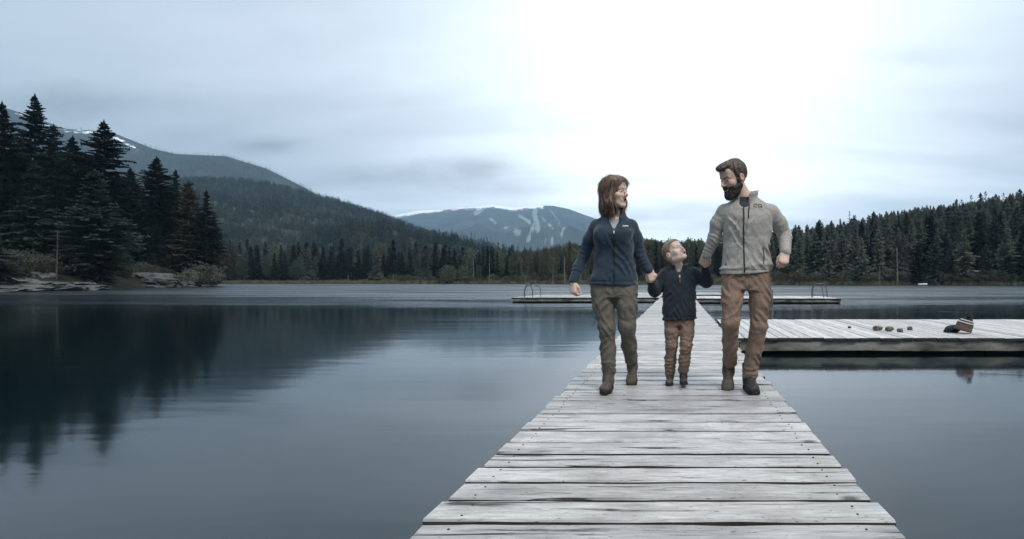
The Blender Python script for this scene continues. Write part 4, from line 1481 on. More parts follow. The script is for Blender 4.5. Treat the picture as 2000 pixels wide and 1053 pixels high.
def surfnet(fn, lo, hi, h):
    lo, hi = np.array(lo, float), np.array(hi, float)
    n = np.ceil((hi - lo) / h).astype(int) + 1
    ax = [lo[i] + h * np.arange(n[i]) for i in range(3)]
    G = np.stack(np.meshgrid(*ax, indexing='ij'), -1).astype(np.float32).reshape(-1, 3)
    F = np.empty(len(G), np.float32)
    step = 400000
    for i in range(0, len(G), step):
        F[i:i + step] = fn(G[i:i + step])
    F = F.reshape(n)
    S = F < 0
    c = [S[i:n[0] - 1 + i, j:n[1] - 1 + j, k:n[2] - 1 + k] for i in (0, 1) for j in (0, 1) for k in (0, 1)]
    cnt = sum(x.astype(np.int8) for x in c)
    act = (cnt > 0) & (cnt < 8)
    idx = np.full(act.shape, -1, np.int64)
    cells = np.argwhere(act)
    idx[act] = np.arange(len(cells))
    acc = np.zeros((len(cells), 3))
    num = np.zeros(len(cells))
    corner = np.array([(i, j, k) for i in (0, 1) for j in (0, 1) for k in (0, 1)])
    fv = [F[cells[:, 0] + o[0], cells[:, 1] + o[1], cells[:, 2] + o[2]] for o in corner]
    for a in range(8):
        for b in range(a + 1, 8):
            if np.abs(corner[a] - corner[b]).sum() != 1: continue
            fa, fb = fv[a], fv[b]
            m_ = (fa < 0) != (fb < 0)
            t_ = np.where(m_, fa / np.where(m_, fa - fb, 1), 0)
            p = corner[a] + (corner[b] - corner[a]) * t_[:, None]
            acc += p * m_[:, None]
            num += m_
    V = lo + (cells + acc / num[:, None]) * h
    quads = []
    for d in range(3):
        s0 = [slice(None)] * 3
        s1 = [slice(None)] * 3
        s0[d], s1[d] = slice(0, n[d] - 1), slice(1, n[d])
        A, B = S[tuple(s0)], S[tuple(s1)]
        ch = np.argwhere(A != B)
        e, f = (d + 1) % 3, (d + 2) % 3
        ok = (ch[:, e] > 0) & (ch[:, f] > 0) & (ch[:, e] < n[e] - 1) & (ch[:, f] < n[f] - 1)
        ch = ch[ok]
        ins = A[ch[:, 0], ch[:, 1], ch[:, 2]]

        def g(de, df):
            q = ch.copy()
            q[:, e] -= de
            q[:, f] -= df
            return idx[q[:, 0], q[:, 1], q[:, 2]]
        q = np.stack([g(1, 1), g(0, 1), g(0, 0), g(1, 0)], -1)
        q[~ins] = q[~ins][:, ::-1]
        quads.append(q)
    Q = np.concatenate(quads)
    return V, Q


def np_mesh(name, V, Q, mats, smooth=True):
    me = bpy.data.meshes.new(name)
    me.vertices.add(len(V))
    me.vertices.foreach_set('co', np.asarray(V, np.float32).ravel())
    me.loops.add(len(Q) * 4)
    me.loops.foreach_set('vertex_index', Q.astype(np.int32).ravel())
    me.polygons.add(len(Q))
    me.polygons.foreach_set('loop_start', np.arange(0, len(Q) * 4, 4, dtype=np.int32))
    me.polygons.foreach_set('use_smooth', np.ones(len(Q), bool))
    for m_ in mats: me.materials.append(m_)
    me.update(calc_edges=True)
    me.validate()
    return me


def smin(a, b, k):
    h = np.clip(0.5 + 0.5 * (b - a) / k, 0, 1)
    return b * (1 - h) + a * h - k * h * (1 - h)


def smax(a, b, k):
    return -smin(-a, -b, k)


def cone(P_, a, b, ra, rb, ret=False):
    a, b = A_(*a), A_(*b)
    pa, ba = P_ - a, b - a
    h = np.clip((pa @ ba) / (ba @ ba), 0, 1)
    d = np.linalg.norm(pa - h[:, None] * ba, axis=1) - (ra + (rb - ra) * h)
    return (d, h) if ret else d


def ell(P_, c, r, Rm=None):
    q = P_ - A_(*c)
    if Rm is not None: q = q @ Rm
    r = A_(*r)
    k0 = np.linalg.norm(q / r, axis=1)
    k1 = np.linalg.norm(q / (r * r), axis=1)
    return k0 * (k0 - 1) / np.maximum(k1, 1e-6)


def pn(P_, f, seed):
    """cheap smooth noise in about -1..1"""
    x, y, z = P_[:, 0] * f, P_[:, 1] * f, P_[:, 2] * f
    s = seed
    a = np.sin(x * 1.7 + 1.3 * np.sin(y * 1.1 + s) + s * 2.1) * np.sin(y * 1.9 + 1.1 * np.sin(z * 1.3 + s * 3) + s)
    b = np.sin(z * 2.1 + 1.2 * np.sin(x * 1.5 + s * 1.7) + s * 0.7) * np.sin(x * 2.7 - y * 1.3 + s * 4)
    return 0.6 * a + 0.4 * b


def ridge(P_, f, seed):
    return 1.0 - 2.0 * np.abs(pn(P_, f, seed))


def creases(P_, sd, amp):
    """diagonal cloth pulls with sharp valleys"""
    a = P_ @ A_(0.80, 0.25, 0.55)
    b = P_ @ A_(-0.75, 0.2, 0.62)
    w1 = np.clip(pn(P_, 9, sd) * 1.6, 0, 1)
    w2 = np.clip(pn(P_, 10, sd + 4.4) * 1.6, 0, 1)
    f1 = 1 - np.abs(np.sin(a * 62 + 2.2 * pn(P_, 8, sd + 1)))
    f2 = 1 - np.abs(np.sin(b * 55 + 2.2 * pn(P_, 8, sd + 2)))
    return amp * (w1 * (f1 - 0.4) + w2 * (f2 - 0.4))


def limb(P_, pts, rad, k=0.02, folds=()):
    """tapered chain with fabric folds: folds = (centre arc length, half width, amplitude, wavelength, seed)"""
    d = None
    L = 0.0
    best = None
    for i in range(len(pts) - 1):
        dd, h = cone(P_, pts[i], pts[i + 1], rad[i], rad[i + 1], True)
        sl = float(np.linalg.norm(A_(*pts[i + 1]) - A_(*pts[i])))
        s = L + h * sl
        if d is None:
            d, arc, best = dd, s, dd.copy()
        else:
            arc = np.where(dd < best, s, arc)
            best = np.minimum(best, dd)
            d = smin(d, dd, k)
        L += sl
    for (c, wdt, amp, lam, sd) in folds:
        wgt = np.exp(-((arc - c) / wdt) ** 2)
        ph = arc * (2 * math.pi / lam) + 1.6 * pn(P_, 14.0, sd) + 2.2 * np.sin(P_[:, 0] * 22 + P_[:, 1] * 17 + sd)
        d = d - 1.45 * amp * wgt * (0.6 * np.sin(ph) + 0.4 * (1 - 2 * np.abs(np.sin(ph * 0.5 + 0.7))))
    return d


def stack(P_, lv, p=2.3):
    """levels (z, cx, cy, ax, ay) -> rounded-rectangle tower"""
    lv = sorted(lv)
    zs = np.array([l[0] for l in lv])
    z = P_[:, 2]
    g = [np.interp(z, zs, [l[i] for l in lv]) for i in range(1, 5)]
    x = np.abs(P_[:, 0] - g[0]) / g[2]
    y = np.abs(P_[:, 1] - g[1]) / g[3]
    r = (x ** p + y ** p) ** (1 / p)
    d = (r - 1) * np.minimum(g[2], g[3])
    return np.maximum(np.maximum(d, z - zs[-1]), zs[0] - z)


def smooth_levels(lv, n=5):
    """Catmull-Rom the tower levels so that the sides have no creases"""
    lv = sorted(lv)
    out = []
    for i in range(len(lv) - 1):
        a, b, c, d = lv[max(i - 1, 0)], lv[i], lv[i + 1], lv[min(i + 2, len(lv) - 1)]
        for k in range(n):
            t_ = k / n
            z = b[0] + (c[0] - b[0]) * t_
            o = [z]
            for j in range(1, 5):
                o.append(0.5 * ((2 * b[j]) + (c[j] - a[j]) * t_ + (2 * a[j] - 5 * b[j] + 4 * c[j] - d[j]) * t_ ** 2 + (3 * b[j] - a[j] - 3 * c[j] + d[j]) * t_ ** 3))
            out.append(tuple(o))
    out.append(lv[-1])
    return out


# ------------------------------------------------------------------ materials of the people
def m_skin(name, tone):
    m, t = material(name)
    at = t.n('ShaderNodeAttribute', attribute_name='tint')
    tcn = t.n('ShaderNodeTexCoord')
    f = t.noise(tcn.outputs['Object'], 45.0, 4.0)
    k = t.math('ADD', t.math('MULTIPLY', f, 0.22), 0.89)
    c = t.mix(1.0, at.outputs['Color'], t.n('ShaderNodeCombineColor', ins={0: k, 1: k, 2: k}).outputs[0], 'MULTIPLY')
    setb(t, 'Base Color', c)
    setb(t, 'Roughness', 0.5)
    setb(t, 'Specular IOR Level', 0.35)
    setb(t, 'Subsurface Weight', 0.12)
    setb(t, 'Subsurface Radius', (0.012, 0.005, 0.003))
    setb(t, 'Subsurface Scale', 0.5)
    setb(t, 'Normal', t.bump(t.noise(tcn.outputs['Object'], 220.0, 3.0), 0.12, 0.002))
    return m


def m_cloth(name, ca, cb, scale=90.0, weave=0.4, blot=0.25, rough=0.9, sheen=0.2, crease=0.30):
    m, t = material(name)
    tcn = t.n('ShaderNodeTexCoord')
    v = tcn.outputs['Object']
    f = t.noise(v, scale, 4.0, 0.7)
    c = t.mix(t.ramp(f, [(0.3, 0.0), (0.7, 1.0)]), ca, cb)
    bl = t.noise(v, 7.0, 4.0, 0.6)
    k = t.math('ADD', t.math('MULTIPLY', bl, 2 * blot), 1 - blot)
    c = t.mix(1.0, c, t.n('ShaderNodeCombineColor', ins={0: k, 1: k, 2: k}).outputs[0], 'MULTIPLY')
    setb(t, 'Base Color', c)
    setb(t, 'Roughness', rough)
    setb(t, 'Specular IOR Level', 0.2)
    setb(t, 'Sheen Weight', sheen)
    setb(t, 'Sheen Roughness', 0.5)
    h = t.math('ADD', t.math('MULTIPLY', t.noise(v, scale * 3.0, 3.0), 0.35), t.noise(v, 26.0, 5.0, 0.6))
    # thin creases: ridges of two warped noises, deepest where the cloth bunches
    c1 = t.math('ABSOLUTE', t.math('SUBTRACT', t.noise(t.mapping(v, (1, 1, 1.3), rot=(0, R(35), 0)), 4.2, 1.0, 0.4, 0.7), 0.5))
    c2 = t.math('ABSOLUTE', t.math('SUBTRACT', t.noise(t.mapping(v, (1, 1, 1.5), rot=(0, R(-38), 0)), 6.5, 1.0, 0.4, 0.6), 0.5))
    cr = t.math('ADD', t.math('MULTIPLY', t.ramp(c1, [(0.0, 0.0), (0.16, 1.0)], 'EASE'), 1.0), t.math('MULTIPLY', t.ramp(c2, [(0.0, 0.0), (0.14, 1.0)], 'EASE'), 0.6))
    n_ = t.n('ShaderNodeBump', ins={'Strength': crease, 'Distance': 0.010, 'Height': cr})
    b_ = t.n('ShaderNodeBump', ins={'Strength': weave, 'Distance': 0.008, 'Height': h, 'Normal': n_.outputs[0]})
    setb(t, 'Normal', b_.outputs[0])
    return m


def m_hair(name, ca, cb, stretch=(60, 60, 9)):
    m, t = material(name)
    tcn = t.n('ShaderNodeTexCoord')
    f = t.noise(t.mapping(tcn.outputs['Object'], stretch), 1.6, 4.0, 0.6, 0.8)
    setb(t, 'Base Color', t.mix(t.ramp(f, [(0.32, 0.0), (0.68, 1.0)]), ca, cb))
    setb(t, 'Roughness', 0.42)
    setb(t, 'Specular IOR Level', 0.45)
    setb(t, 'Normal', t.bump(f, 0.7, 0.006))
    return m


M['skin'] = m_skin('skin', None)
M['navy_fleece'] = m_cloth('navy_fleece', (0.016, 0.029, 0.045), (0.033, 0.054, 0.078), 120, 0.35, 0.2)
M['grey_fleece'] = m_cloth('heather_grey_fleece', (0.22, 0.208, 0.188), (0.45, 0.43, 0.395), 150, 0.4, 0.15)
M['boy_fleece'] = m_cloth('dark_blue_fleece', (0.012, 0.019, 0.026), (0.026, 0.038, 0.050), 120, 0.4, 0.3)
M['olive_twill'] = m_cloth('olive_twill', (0.090, 0.081, 0.066), (0.150, 0.136, 0.112), 200, 0.3, 0.25, 0.85, 0.05, 0.55)
M['rust_twill'] = m_cloth('rust_twill', (0.165, 0.110, 0.080), (0.262, 0.182, 0.136), 200, 0.3, 0.25, 0.85, 0.05, 0.55)
M['grey_shirt'] = m_cloth('pale_grey_shirt', (0.30, 0.31, 0.33), (0.42, 0.43, 0.45), 160, 0.2, 0.1)
M['slate_shirt'] = m_cloth('slate_shirt', (0.030, 0.036, 0.044), (0.050, 0.058, 0.068), 160, 0.2, 0.1)
M['boot_leather'] = m_cloth('scuffed_leather', (0.045, 0.040, 0.033), (0.115, 0.10, 0.082), 40, 0.4, 0.4, 0.7, 0.0)
M['boot_dark'] = m_cloth('dark_leather', (0.022, 0.021, 0.021), (0.055, 0.050, 0.046), 40, 0.4, 0.4, 0.6, 0.0)
M['sole'] = simple_mat('black_rubber', (0.010, 0.010, 0.010), (0.025, 0.025, 0.025), 40, 0.8, 0.3, 0.003)
M['zip_dark'] = simple_mat('black_zip', (0.008, 0.008, 0.009), (0.02, 0.02, 0.022), 200, 0.6, 0.3, 0.001)
M['zip_metal'] = simple_mat('zip_pull', (0.45, 0.46, 0.48), (0.6, 0.6, 0.62), 50, 0.35, 0.0)
M['white_patch'] = simple_mat('white_patch', (0.70, 0.72, 0.74), (0.8, 0.8, 0.8), 50, 0.7, 0.0)
M['lace'] = simple_mat('boot_lace', (0.07, 0.055, 0.045), (0.16, 0.12, 0.09), 60, 0.9, 0.2, 0.001)
M['hair_auburn'] = m_hair('auburn_hair', (0.055, 0.032, 0.022), (0.27, 0.168, 0.117))
M['hair_brown'] = m_hair('short_brown_hair', (0.028, 0.018, 0.012), (0.105, 0.070, 0.046), (80, 80, 50))
M['beard'] = m_hair('dark_beard', (0.016, 0.012, 0.010), (0.060, 0.040, 0.028), (90, 90, 60))
M['hair_blond'] = m_hair('short_blond_hair', (0.16, 0.105, 0.068), (0.34, 0.245, 0.165), (90, 90, 60))


# ------------------------------------------------------------------ head
def head_frame(yaw, pitch, roll):
    """yaw > 0 turns the face to picture right; pitch > 0 looks up"""
    Rm = Matrix.Rotation(yaw, 3, 'Z') @ Matrix.Rotation(-pitch, 3, 'X') @ Matrix.Rotation(roll, 3, 'Y')
    return np.array(Rm, dtype=np.float32)


def head_sdf(q, H):
    """q: head-local points already divided by the head scale; faces -y"""
    x = np.abs(q[:, 0])
    m_ = np.stack([x, q[:, 1], q[:, 2]], 1)          # mirrored
    chub = H.get('chub', 0.0)
    d = ell(q, (0, 0.020, 0.032), (0.076, 0.097, 0.090))
    d = smin(d, ell(q, (0, -0.030, -0.030), (0.060 + chub * 0.008, 0.064, 0.082 - chub * 0.006)), 0.030)
    d = smin(d, cone(m_, (0.050 + chub * .004, 0.000, -0.058), (0.014, -0.070, -0.096 + chub * .008), 0.017 + chub * .005, 0.017), 0.022)
    d = smin(d, ell(m_, (0.0, -0.078, -0.100 + chub * .008), (0.021, 0.018, 0.016)), 0.016)
    d = smin(d, ell(m_, (0.041, -0.064, -0.021), (0.023 + chub * .006, 0.022, 0.020 + chub * .005)), 0.022)
    d = smin(d, cone(m_, (0.008, -0.090, 0.024), (0.042, -0.076, 0.026), 0.009, 0.008), 0.014)
    d = smin(d, ell(q, (0, -0.062, 0.060), (0.052, 0.034, 0.045)), 0.030)
    # eye sockets and lids
    d = smax(d, -ell(m_, (0.031, -0.102, 0.004), (0.017, 0.014, 0.0095)), 0.012)
    d = smin(d, ell(m_, (0.031, -0.0795, 0.0035), (0.0145, 0.013, 0.0115)), 0.004)
    # nose
    nl = H.get('nose', 1.0)
    nz = cone(q, (0, -0.088, 0.014), (0, -0.106 - 0.012 * nl, -0.021), 0.0075, 0.0105)
    nz = smin(nz, ell(m_, (0.010, -0.103, -0.025), (0.0085, 0.010, 0.0075)), 0.006)
    d = smin(d, nz, 0.009)
    # mouth
    op = H.get('open', 0.4)
    mz = -0.056
    d = smin(d, ell(q, (0, -0.082, mz), (0.030, 0.018, 0.020 + 0.012 * op)), 0.014)
    curve = 3.2 * q[:, 0] ** 2 / 0.03 * 0.25
    ql = q.copy()
    ql[:, 2] -= curve * H.get('smile', 1.0)
    up = cone(ql, (-0.026, -0.089, mz + 0.008 + 0.004 * op), (0.026, -0.089, mz + 0.008 + 0.004 * op), 0.0052, 0.0052)
    lo_ = cone(ql, (-0.017, -0.093 + 0.002 * op, mz - 0.005 - 0.016 * op), (0.017, -0.093 + 0.002 * op, mz - 0.005 - 0.016 * op), 0.0060, 0.0060)
    d = smin(d, smin(up, lo_, 0.003), 0.005)
    d = smax(d, -ell(ql, (0, -0.100, mz + 0.001 - 0.006 * op), (0.026, 0.018, 0.0020 + 0.0115 * op)), 0.003)
    # ears
    ear = ell(m_, (0.079, 0.014, -0.002), (0.0105, 0.021, 0.031))
    ear = smax(ear, -ell(m_, (0.089, 0.011, 0.002), (0.0075, 0.012, 0.019)), 0.005)
    d = smin(d, ear, 0.006)
    return d


def paint_head(q, H, skin):
    n = len(q)
    col = np.tile(np.array(skin, np.float32), (n, 1))
    x, y, z = np.abs(q[:, 0]), q[:, 1], q[:, 2]
    op = H.get('open', 0.4)

    def blend(mask, c):
        m_ = np.clip(mask, 0, 1)[:, None]
        col[:] = col * (1 - m_) + np.array(c, np.float32) * m_

    sk = np.array(skin)
    front = y < -0.05
    red = np.exp(-(((x - 0.043) / 0.020) ** 2 + ((z + 0.020) / 0.018) ** 2)) * front
    blend(red * 0.25, sk * (1.12, 0.78, 0.74))
    blend(np.exp(-((x / 0.016) ** 2 + ((z + 0.024) / 0.012) ** 2)) * (y < -0.095) * 0.4, sk * (1.1, 0.8, 0.76))
    blend((np.abs(y - 0.012) < 0.03) * (x > 0.075) * 0.45, sk * (1.08, 0.75, 0.70))
    # brows
    bz = 0.0265 + 0.004 * np.sin((x - 0.012) * 60)
    blend(((x > 0.011) & (x < 0.048) & (np.abs(z - bz) < 0.0042) & (y < -0.06)).astype(np.float32) * H.get('brow_w', 0.8), H['brow'])
    # eyes: narrow, smiling
    ew = H.get('eye', 0.0042)
    e0 = ((x - 0.031) / 0.0125) ** 2 + ((z - 0.003) / ew) ** 2
    blend((e0 < 1) & (y < -0.07), (0.42, 0.40, 0.38))
    blend((((x - 0.031) ** 2 + (z - 0.003) ** 2) < 0.0052 ** 2) & (e0 < 1) & (y < -0.07), (0.03, 0.025, 0.02))
    lash = (((x - 0.031) / 0.0140) ** 2 + ((z - 0.003 - ew) / 0.0028) ** 2 < 1) & (y < -0.065)
    blend(lash * 0.85, (0.03, 0.02, 0.016))
    # lips and mouth
    cz = z - 0.8 * x ** 2 / 0.03 * H.get('smile', 1.0)
    mz = -0.056
    lip = ((x / 0.0315) ** 2 + ((cz - (mz + 0.001 - 0.006 * op)) / (0.0085 + 0.0125 * op)) ** 2 < 1) & (y < -0.070)
    blend(lip * 0.75, H.get('lip', (0.33, 0.14, 0.12)))
    inner = ((x / 0.0265) ** 2 + ((cz - (mz + 0.001 - 0.006 * op)) / (0.0026 + 0.0115 * op)) ** 2 < 1) & (y < -0.070)
    blend(inner.astype(np.float32), (0.045, 0.012, 0.012))
    if op > 0.15:
        teeth = inner & (cz > mz - 0.002) & (x < 0.023)
        blend(teeth.astype(np.float32), (0.80, 0.78, 0.74))
    return col


# ------------------------------------------------------------------ hands
def hand_frame(d, n):
    """columns: side (thumb side +x), direction of the fingers (+y), back of the hand (+z)"""
    y = Vector(d).normalized()
    z = Vector(n)
    z = (z - y * z.dot(y)).normalized()
    x = y.cross(z)
    return np.array(((x.x, y.x, z.x), (x.y, y.y, z.y), (x.z, y.z, z.z)), np.float32)


def hand_sdf(q, mirror, curl, thumb_in=0.5, spread=0.0):
    """q: hand-local points at adult scale, wrist at origin, fingers +y, back of hand +z"""
    q = q.copy()
    if mirror: q[:, 0] *= -1
    d = cone(q, (0, -0.022, 0.0), (0, 0.005, 0.0), 0.023, 0.024)
    qq = q.copy()
    qq[:, 2] *= 1.45
    palm = cone(qq, (0.014, 0.02, 0.0), (0.022, 0.082, 0.004), 0.024, 0.020)
    palm = smin(palm, cone(qq, (-0.012, 0.02, 0.0), (-0.020, 0.074, 0.004), 0.024, 0.019), 0.014)
    palm = smin(palm, cone(qq, (0.0, 0.02, 0.0), (0.0, 0.084, 0.005), 0.022, 0.021), 0.014)
    d = smin(d, palm, 0.018)
    base = [(0.029, 0.084, 0.0095, 0.040), (0.010, 0.089, 0.0098, 0.045), (-0.010, 0.085, 0.0095, 0.041), (-0.028, 0.076, 0.0085, 0.033)]
    for i, (bx, by, r, L) in enumerate(base):
        c = curl[i] if hasattr(curl, '__len__') else curl
        p = np.array((bx, by - 0.012, 0.002))
        ang = -0.15
        pts = [p]
        for s, k in ((L, 0.9), (L * 0.66, 1.15), (L * 0.52, 0.8)):
            ang += c * k
            p = p + s * np.array((0.06 * (bx / 0.03) * spread, math.cos(ang), -math.sin(ang)))
            pts.append(p)
        f = cone(q, pts[0], pts[1], r * 1.08, r)
        f = smin(f, cone(q, pts[1], pts[2], r, r * 0.92), 0.003)
        f = smin(f, cone(q, pts[2], pts[3], r * 0.92, r * 0.75), 0.003)
        d = smin(d, f, 0.0045)
    # thumb from the side of the palm
    t0 = (0.022, 0.018, -0.006)
    t1 = (0.046 - 0.010 * thumb_in, 0.046, -0.018 - 0.008 * thumb_in)
    t2 = (0.056 - 0.024 * thumb_in, 0.078, -0.026 - 0.014 * thumb_in)
    t3 = (0.056 - 0.040 * thumb_in, 0.100 - 0.006 * thumb_in, -0.030 - 0.020 * thumb_in)
    th = cone(q, t0, t1, 0.0165, 0.0125)
    th = smin(th, cone(q, t1, t2, 0.0122, 0.0105), 0.004)
    th = smin(th, cone(q, t2, t3, 0.0105, 0.0085), 0.004)
    return smin(d, th, 0.008)


def paint_hand(q, skin):
    col = np.tile(np.array(skin, np.float32), (len(q), 1))
    k = np.clip((q[:, 1] - 0.06) / 0.05, 0, 1)[:, None] * 0.35
    return col * (1 - k) + np.array(skin, np.float32) * np.array((1.06, 0.80, 0.74), np.float32) * k


def arr(v): return np.array(v, np.float32)


class Person:
    def __init__(self, loc, label):
        self.root = empty('person', loc)
        tag(self.root, label, 'person', 'family walking along the dock')
        self.bV, self.bQ, self.bC, self.n = [], [], [], 0

    def add_body(self, V, Q, Cc):
        self.bV.append(V)
        self.bQ.append(Q + self.n)
        self.bC.append(Cc)
        self.n += len(V)

    def tube_body(self, chains):
        """trunk, arms and legs under the clothes, welded to the head and hands"""
        base = [np.concatenate(self.bV)]
        rings, fc = [], []
        n0 = self.n
        V0 = base[0]
        for pts, rad in chains:
            pts = [np.array(q_, float) for q_ in pts]
            start = n0 + sum(len(r_) for r_ in rings)
            for i, c in enumerate(pts):
                t_ = pts[min(i + 1, len(pts) - 1)] - pts[max(i - 1, 0)]
                t_ /= np.linalg.norm(t_)
                a = np.cross(t_, (0.0, 1.0, 0.1))
                a /= np.linalg.norm(a)
                b = np.cross(t_, a)
                rings.append(np.array([c + rad[i] * (a * math.cos(k * math.pi / 5) + b * math.sin(k * math.pi / 5)) for k in range(10)]))
            for i in range(len(pts) - 1):
                for k in range(10):
                    fc.append((start + i * 10 + k, start + i * 10 + (k + 1) % 10, start + (i + 1) * 10 + (k + 1) % 10, start + (i + 1) * 10 + k))
            for e, off in ((0, 0), (len(pts) - 1, (len(pts) - 1) * 10)):
                d2 = ((V0 - pts[e]) ** 2).sum(1)
                near = int(np.argmin(d2))
                if d2[near] > 0.12 ** 2: continue
                for k in range(0, 10, 2):
                    fc.append((start + off + k, start + off + k + 1, start + off + (k + 2) % 10, near))
        V = np.concatenate(rings)
        self.bV.append(V)
        self.bQ.append(np.array(fc))
        self.bC.append(np.tile(self.bC[0][:1], (len(V), 1)))
        self.n += len(V)

    def body(self):
        V, Q, Cc = np.concatenate(self.bV), np.concatenate(self.bQ), np.concatenate(self.bC)
        me = np_mesh('body', V, Q, [M['skin']])
        at = me.attributes.new('tint', 'FLOAT_COLOR', 'POINT')
        at.data.foreach_set('color', np.concatenate([Cc, np.ones((len(Cc), 1))], 1).astype(np.float32).ravel())
        return link_mesh('body', me, self.root)

    def part(self, name, fn, lo, hi, h, mat, parent=None):
        V, Q = surfnet(fn, lo, hi, h)
        me = np_mesh(name, V, Q, [mat])
        return link_mesh(name, me, parent or self.root)

    def head(self, c, s, frame, H, skin, neck):
        """neck: list of (point, radius)"""
        c = A_(*c)

        def fn(P_):
            q = ((P_ - c) @ frame) / s
            d = head_sdf(q, H) * s
            nk = limb(P_, [p for p, _ in neck], [r for _, r in neck], 0.02)
            return smin(d, nk, 0.018)
        zs = min(p[2] for p, _ in neck) - 0.02
        lo = (c[0] - 0.15 * s - 0.02, c[1] - 0.17 * s, zs)
        hi = (c[0] + 0.15 * s + 0.02, c[1] + 0.16 * s + 0.03, c[2] + 0.16 * s)
        V, Q = surfnet(fn, lo, hi, 0.0027)
        q = ((V - c) @ frame) / s
        self.add_body(V, Q, paint_head(q, H, skin))
        self.hc, self.hs, self.hf = c, s, frame

    def hand(self, w_, d, n, s, mirror, curl, thumb, skin):
        fr = hand_frame(d, n)
        w_ = A_(*w_)
        V, Q = surfnet(lambda P_: hand_sdf(P_, mirror, curl, thumb), (-0.085, -0.10, -0.11), (0.085, 0.20, 0.06), 0.0034)
        C_ = paint_hand(V, skin)
        self.add_body((V * s) @ fr.T + w_, Q, C_)

    def hair(self, name, fn_local, lo, hi, h, mat):
        V, Q = surfnet(fn_local, lo, hi, h)
        return V, Q

    def to_world(self, V):
        return (np.asarray(V) * self.hs) @ self.hf.T + self.hc


from mathutils.bvhtree import BVHTree


def surface_strip(person, garment, pts_xz, width, mat, name, lift=0.002, front=-1.0, n=24, parent=None, thick=0.004):
    """a narrow raised strip lying on the front of a garment along x,z points"""
    me = garment.data
    bvh = BVHTree.FromPolygons([v.co for v in me.vertices], [tuple(p.vertices) for p in me.polygons])
    P3 = []
    for (xa, za), (xb, zb) in zip(pts_xz, pts_xz[1:]):
        for k in range(n):
            t_ = k / n
            P3.append((xa + (xb - xa) * t_, za + (zb - za) * t_))
    P3.append(pts_xz[-1])
    L, Rr = [], []
    for i, (x, z) in enumerate(P3):
        xa, za = P3[max(i - 1, 0)]
        xb, zb = P3[min(i + 1, len(P3) - 1)]
        dx, dz_ = xb - xa, zb - za
        l_ = math.hypot(dx, dz_) or 1
        nx_, nz_ = -dz_ / l_ * width / 2, dx / l_ * width / 2
        row = []
        for s in (-1, 1):
            hit = bvh.ray_cast(Vector((x + s * nx_, -1.5, z + s * nz_)), Vector((0, 1, 0)))
            row.append(hit[0])
        if row[0] is None or row[1] is None: continue
        L.append(row[0])
        Rr.append(row[1])
    # smooth the depth so that the strip bridges the finest wrinkles
    ys = np.array([[a.y, b.y] for a, b in zip(L, Rr)])
    mb = MB()
    vs = []
    for i, (a, b) in enumerate(zip(L, Rr)):
        y = ys[max(0, i - 1):i + 2].min() - lift
        vs += [(a.x, y + thick, a.z), (a.x, y - thick * 0.2, a.z), (b.x, y - thick * 0.2, b.z), (b.x, y + thick, b.z)]
    fs = []
    for i in range(len(L) - 1):
        for j in range(3):
            p = i * 4 + j
            fs.append((p, p + 1, p + 5, p + 4))
    mb.add(vs, fs)
    return mb.build(name, mat, parent or garment, True)


def boot(person, ankle, fwd, up, s, mat, name='boot', laces=True, high=0.10):
    """ankle joint position; fwd: toe direction, up: leg direction"""
    f = Vector(fwd).normalized()
    u = Vector(up)
    u = (u - f * u.dot(f)).normalized()
    sd = f.cross(u)
    fr = np.array(((sd.x, f.x, u.x), (sd.y, f.y, u.y), (sd.z, f.z, u.z)), np.float32)
    a = A_(*ankle)

    def fn(q):
        d = cone(q, (0, -0.012, high), (0, -0.010, 0.0), 0.050, 0.046)
        d = smin(d, ell(q, (0, -0.040, -0.050), (0.037, 0.045, 0.042)), 0.03)
        d = smin(d, cone(q, (0, 0.0, -0.035), (0, 0.115, -0.060), 0.044, 0.034), 0.03)
        d = smin(d, ell(q, (0.004, 0.130, -0.062), (0.047, 0.062, 0.034)), 0.025)
        d = smin(d, cone(q, (0, 0.02, 0.01), (0, 0.085, -0.032), 0.020, 0.016), 0.012)     # tongue ridge
        d = np.maximum(d, -(q[:, 2] + 0.080))
        d = np.maximum(d, q[:, 2] - high)
        d = d - 0.0025 * pn(q, 40, 2.0) - 0.003 * np.exp(-((q[:, 1] - 0.085) / 0.02) ** 2) * np.sin(q[:, 1] * 300)
        return d

    def sole(q):
        x = q[:, 0] / np.interp(q[:, 1], [-0.09, -0.06, 0.02, 0.10, 0.16, 0.20], [0.028, 0.038, 0.038, 0.050, 0.045, 0.018])
        d = (np.abs(x) - 1) * 0.035
        d = np.maximum(d, np.maximum(-0.090 - q[:, 1], q[:, 1] - 0.200))
        d = np.maximum(d, np.maximum(q[:, 2] + 0.072, -0.100 - q[:, 2]))
        arch_ = (q[:, 1] > -0.02) & (q[:, 1] < 0.05)
        d = np.where(arch_, np.maximum(d, -0.090 - q[:, 2]), d)
        return d
    V, Q = surfnet(fn, (-0.09, -0.12, -0.10), (0.09, 0.22, high + 0.02), 0.0045)
    b = link_mesh(name, np_mesh(name, (V * s) @ fr.T + a, Q, [mat]), person.root)
    V, Q = surfnet(sole, (-0.07, -0.11, -0.115), (0.07, 0.22, -0.06), 0.0045)
    link_mesh('sole', np_mesh('sole', (V * s) @ fr.T + a, Q, [M['sole']]), b)
    if laces:
        mb = MB()
        for i in range(4):
            y = 0.035 + i * 0.020
            z = 0.012 - i * 0.017
            pts = [(-0.030, y - 0.010, z - 0.012), (-0.012, y, z + 0.010), (0.0, y + 0.002, z + 0.016), (0.012, y, z + 0.010), (0.030, y + 0.010, z - 0.012)]
            mb.tube([Vector((fr @ np.array(p_) * s + a).tolist()) for p_ in pts], 0.0035 * s, 5)
        mb.build('laces', M['lace'], b, True)
    return b


